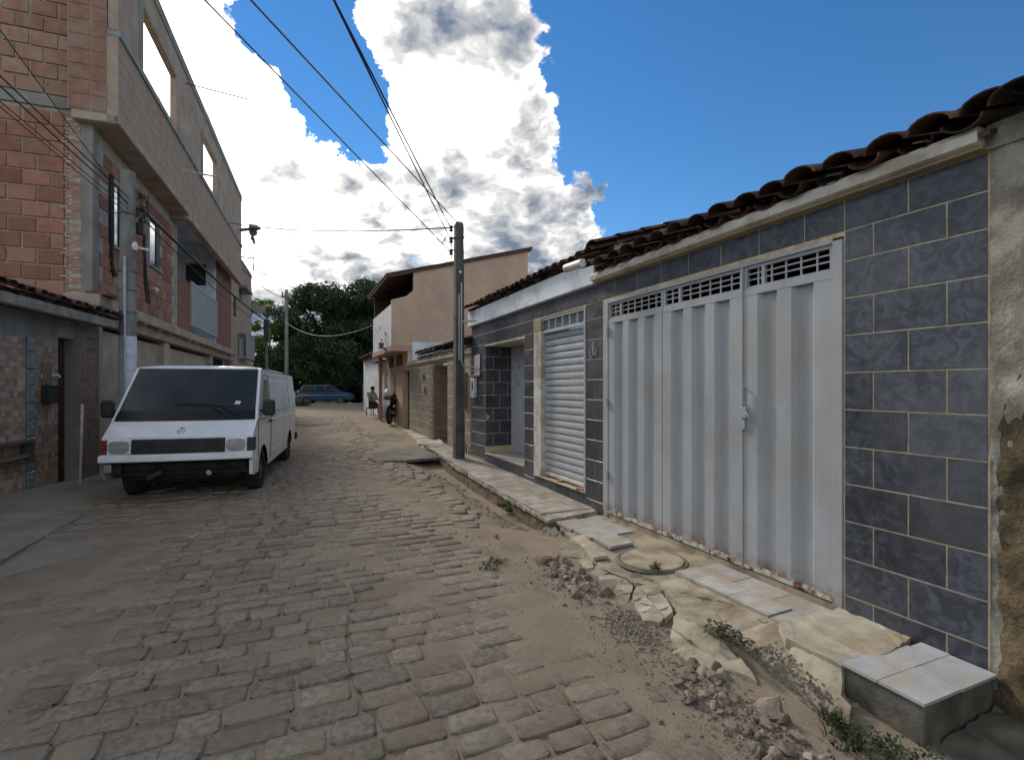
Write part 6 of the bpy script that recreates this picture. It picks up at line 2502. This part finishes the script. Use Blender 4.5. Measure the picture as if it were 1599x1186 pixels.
def plants():
    r = random.Random(12)
    # dark sprawling weed on the cracked slab
    t = thing('dark_weed', 'dark withered weed sprawling over the cracked tan slab', 'weed', FR.w(.10, 1.0, -.06))
    inv = Matrix.Translation(-Vector(t.location))
    m = MB()
    for (s, o) in ((.20, .99), (.10, 1.0), (.03, 1.0), (-.03, 1.03), (.13, 1.06)):
        leafy(m, s, o, -.058, 34, .075, .045, r)
    m.v = [tuple(inv @ Vector(p)) for p in m.v]
    m.build('leaves', 'weed_dark', t)
    st = MB()
    for (s, o) in ((.20, .99), (.03, 1.0), (-.03, 1.03), (.13, 1.06)):
        st.tube([inv @ FR.w(.1, 1.0, -.055), inv @ FR.w((.1 + s) / 2, (1 + o) / 2, -.03), inv @ FR.w(s, o, -.04)], .004, 5)
    st.build('stem', 'brown_trim', t)
    m = MB()
    for (s, o, n) in ((-.66, 1.02, 60), (-.76, .98, 80), (-.86, .92, 90), (-.92, 1.0, 70), (-.80, 1.08, 60), (-.98, .86, 60)):
        leafy(m, s, o, zroad(s, o) + .0, int(n * 1.1), .085, .026, r, 1.0)
    w = m.build('weeds', 'weed', None)
    tag(w, kind='stuff')
    spots = [(-.62, .98, -.19, .05), (-.85, .95, -.24, .12), (-.72, 1.06, -.22, .08), (2.0, 1.98, -.09, .10), (2.1, 1.85, -.09, .07), (4.4, .86, -.12, .07), (4.1, .88, -.12, .05), (1.28, .64, -.045, .04), (7.6, 5.9, .0, .1)]
    g = blades('grass', spots, 60, .075, 'grass', 8)
    tag(g, kind='stuff')
    g2 = blades('verge_grass', [(34.5 + .6 * i, 3.2 + .5 * (i % 3), .36, .6) for i in range(6)], 120, .35, 'grass', 9, .03)
    tag(g2, kind='stuff')


plants()


# ------------------------------------------------------------------ manhole cover and rubble
def manhole():
    c = FR.w(1.50, .50, -.040)
    t = thing('manhole_cover', 'round sandy concrete manhole cover set in the broken pavement', 'manhole cover', c)
    m = MB()
    n = 40
    vs = [(.285 * math.cos(2 * PI * i / n), .285 * math.sin(2 * PI * i / n), .016) for i in range(n)]
    vs += [(.293 * math.cos(2 * PI * i / n), .293 * math.sin(2 * PI * i / n), .008) for i in range(n)]
    vs += [(.293 * math.cos(2 * PI * i / n), .293 * math.sin(2 * PI * i / n), -.06) for i in range(n)]
    fs = [tuple(range(n))] + [(i, n + i, n + (i + 1) % n, (i + 1) % n) for i in range(n)] + [(n + i, 2 * n + i, 2 * n + (i + 1) % n, n + (i + 1) % n) for i in range(n)]
    m.add(vs, fs)
    m.build('lid', 'concrete_tan', t)
    rg = MB()
    vs, fs = [], []
    for i in range(n):
        a = 2 * PI * i / n
        for (r, z) in ((.298, -.05), (.298, .004), (.322, .007), (.345, -.01)):
            r2 = r + (.006 * nz(math.cos(a) * 4, math.sin(a) * 4, r * 9) if r > .31 else 0)
            vs.append((r2 * math.cos(a), r2 * math.sin(a), z))
    for i in range(n):
        for k in range(3):
            fs.append((i * 4 + k, i * 4 + k + 1, ((i + 1) % n) * 4 + k + 1, ((i + 1) % n) * 4 + k))
    rg.add(vs, fs)
    rg.build('rim', 'concrete_dark', t, smooth=True)


manhole()


def rock_mesh(seed, flat=.7):
    r = random.Random(seed)
    bm = bmesh.new()
    for k in range(16):
        v = Vector((r.gauss(0, 1), r.gauss(0, 1), r.gauss(0, 1))).normalized() * r.uniform(.75, 1.05)
        bm.verts.new((v.x, v.y * r.uniform(.8, 1), v.z * flat))
    res = bmesh.ops.convex_hull(bm, input=bm.verts)
    bmesh.ops.delete(bm, geom=[v for v in bm.verts if not v.link_faces], context='VERTS')
    bmesh.ops.bevel(bm, geom=list(bm.edges), offset=.06, segments=1, affect='EDGES', clamp_overlap=True)
    bmesh.ops.recalc_face_normals(bm, faces=bm.faces)
    me = bpy.data.meshes.new('rubble_stone')
    bm.to_mesh(me)
    bm.free()
    me.materials.append(MT['rock'])
    return me


def rubble():
    r = random.Random(33)
    meshes = [rock_mesh(500 + k, r.uniform(.5, .85)) for k in range(12)]

    def put(s, o, rad, label, group=None, z=None, mesh=None):
        zz = zdirt(s, o) if z is None else z
        ob = link('rubble_stone', mesh or r.choice(meshes), None, FR.w(s, o, zz + rad * .28), (r.uniform(-.5, .5), r.uniform(-.5, .5), r.uniform(0, 6.28)), (rad, rad * r.uniform(.7, 1), rad * r.uniform(.7, 1)))
        tag(ob, label, 'stone', group)
        return ob
    # the ones that stand out
    big = rock_mesh(901, .75)
    put(-.46, 1.23, .125, 'largest rounded boulder in the heap below the raised block', None, None, big)
    put(-.02, 1.46, .062, 'flat topped reddish stone left of the largest boulder', None, None, rock_mesh(902, .6))
    put(-.10, 1.30, .060, 'upright wedge stone under the tilted tan slab', None, None, rock_mesh(903, .9))
    put(-.24, 1.62, .055, 'pale pointed stone lying alone on the bare dirt', None, None, rock_mesh(904, .7))
    put(-.68, 1.42, .075, 'long slanting stone in front of the largest boulder', None, None, rock_mesh(905, .5))
    put(-.78, 1.52, .050, 'tan stone nearest the bottom edge of the picture', None, None, rock_mesh(906, .8))
    put(1.30, 1.36, .078, 'largest grey stone of the heap below the manhole', None, None, rock_mesh(907, .7))
    put(1.46, 1.52, .060, 'rounded grey stone at the road side of the manhole heap', None, None, rock_mesh(908, .7))
    put(2.9, 1.55, .055, 'small reddish brick lump alone near the footway end', None, None, rock_mesh(909, .6))
    g1 = 'broken stones in the heap below the manhole'
    l1 = 'grey broken stone in the rubble heap on the road below the manhole'
    for k in range(46):
        u = r.random()
        s = 1.02 + 1.15 * u + r.uniform(-.08, .08)
        o = 1.36 - .05 * u + r.uniform(-.17, .16)
        put(s, o, r.uniform(.028, .072), l1, g1)
    g2 = 'broken stones in the heap below the raised block'
    l2 = 'brown broken stone in the rubble heap below the raised block'
    for k in range(60):
        u = r.random()
        s = .12 - 1.0 * u + r.uniform(-.08, .08)
        o = 1.36 + .02 * u + r.uniform(-.16, .22)
        put(s, o, r.uniform(.018, .062), l2, g2)
    g3 = 'stones along the kerb foot'
    for k in range(16):
        s = r.uniform(3.2, 8.5)
        put(s, .95 + r.uniform(-.06, .2), r.uniform(.02, .045), 'small stone lying at the foot of the raised kerb', g3)
    g4 = 'stones strewn on the dirt strip'
    for k in range(22):
        s = r.uniform(-.9, 3.0)
        put(s, r.uniform(1.5, 1.9), r.uniform(.010, .022), 'pebble strewn on the bare dirt beside the setts', g4)
    # gravel: nobody could count it
    V, Fc = [], []
    ico = rock_mesh(77, .8)
    bm = bmesh.new()
    for k in range(10):
        v = Vector((r.gauss(0, 1), r.gauss(0, 1), r.gauss(0, 1))).normalized()
        bm.verts.new(v)
    bmesh.ops.convex_hull(bm, input=bm.verts)
    bmesh.ops.delete(bm, geom=[v for v in bm.verts if not v.link_faces], context='VERTS')
    bm.verts.index_update()
    bv = np.array([v.co[:] for v in bm.verts])
    bf = [tuple(v.index for v in f.verts) for f in bm.faces]
    bm.free()

    def scatter(n, fs_, rmin, rmax):
        base = sum(len(x) for x in V)
        for k in range(n):
            s, o = fs_()
            rad = r.uniform(rmin, rmax)
            p = FR.w(s, o, zdirt(s, o) + rad * .25)
            a = r.uniform(0, 6.28)
            q = bv * rad * np.array([1, r.uniform(.6, 1), r.uniform(.5, .9)])
            V.append(np.stack([q[:, 0] * math.cos(a) - q[:, 1] * math.sin(a) + p.x, q[:, 0] * math.sin(a) + q[:, 1] * math.cos(a) + p.y, q[:, 2] + p.z], 1))
            Fc.extend(tuple(i + base for i in f) for f in bf)
            base += len(bv)
    scatter(900, lambda: (r.gauss(-.32, .30), r.gauss(1.45, .12)), .005, .016)
    scatter(700, lambda: (r.gauss(.60, .16), r.gauss(1.38, .12)), .005, .017)
    scatter(500, lambda: (r.gauss(1.5, .3), r.gauss(1.4, .10)), .005, .016)
    scatter(500, lambda: (r.uniform(3.1, 9), .95 + abs(r.gauss(0, .14))), .006, .018)
    base = sum(len(x) for x in V)
    for k in range(420):
        s, o = -.05 - .55 * r.random(), 1.0 - .26 * r.random() ** 1.3
        if o < .80 and r.random() < .6:
            continue
        rad = r.uniform(.004, .013)
        z = -.058 - .20 * max(0, -.08 - s) - .10 * max(0, o - .82)
        p = FR.w(s, o, z + rad * .2)
        q = bv * rad
        V.append(q + np.array(p[:]))
        Fc.extend(tuple(i + base for i in f) for f in bf)
        base += len(bv)
    scatter(900, lambda: (r.uniform(-1.4, 9), r.uniform(1.2, 6.0)), .003, .009)
    scatter(2600, lambda: (r.uniform(-1.5, 4), r.uniform(1.2, 5.6)), .0018, .005)
    scatter(900, lambda: (r.uniform(-1.0, 3.2), r.gauss(1.7, .14)), .002, .007)
    me = bpy.data.meshes.new('gravel')
    me.from_pydata(np.concatenate(V).tolist(), [], Fc)
    me.materials.append(MT['gravel'])
    tag(link('gravel', me), kind='stuff')


rubble()
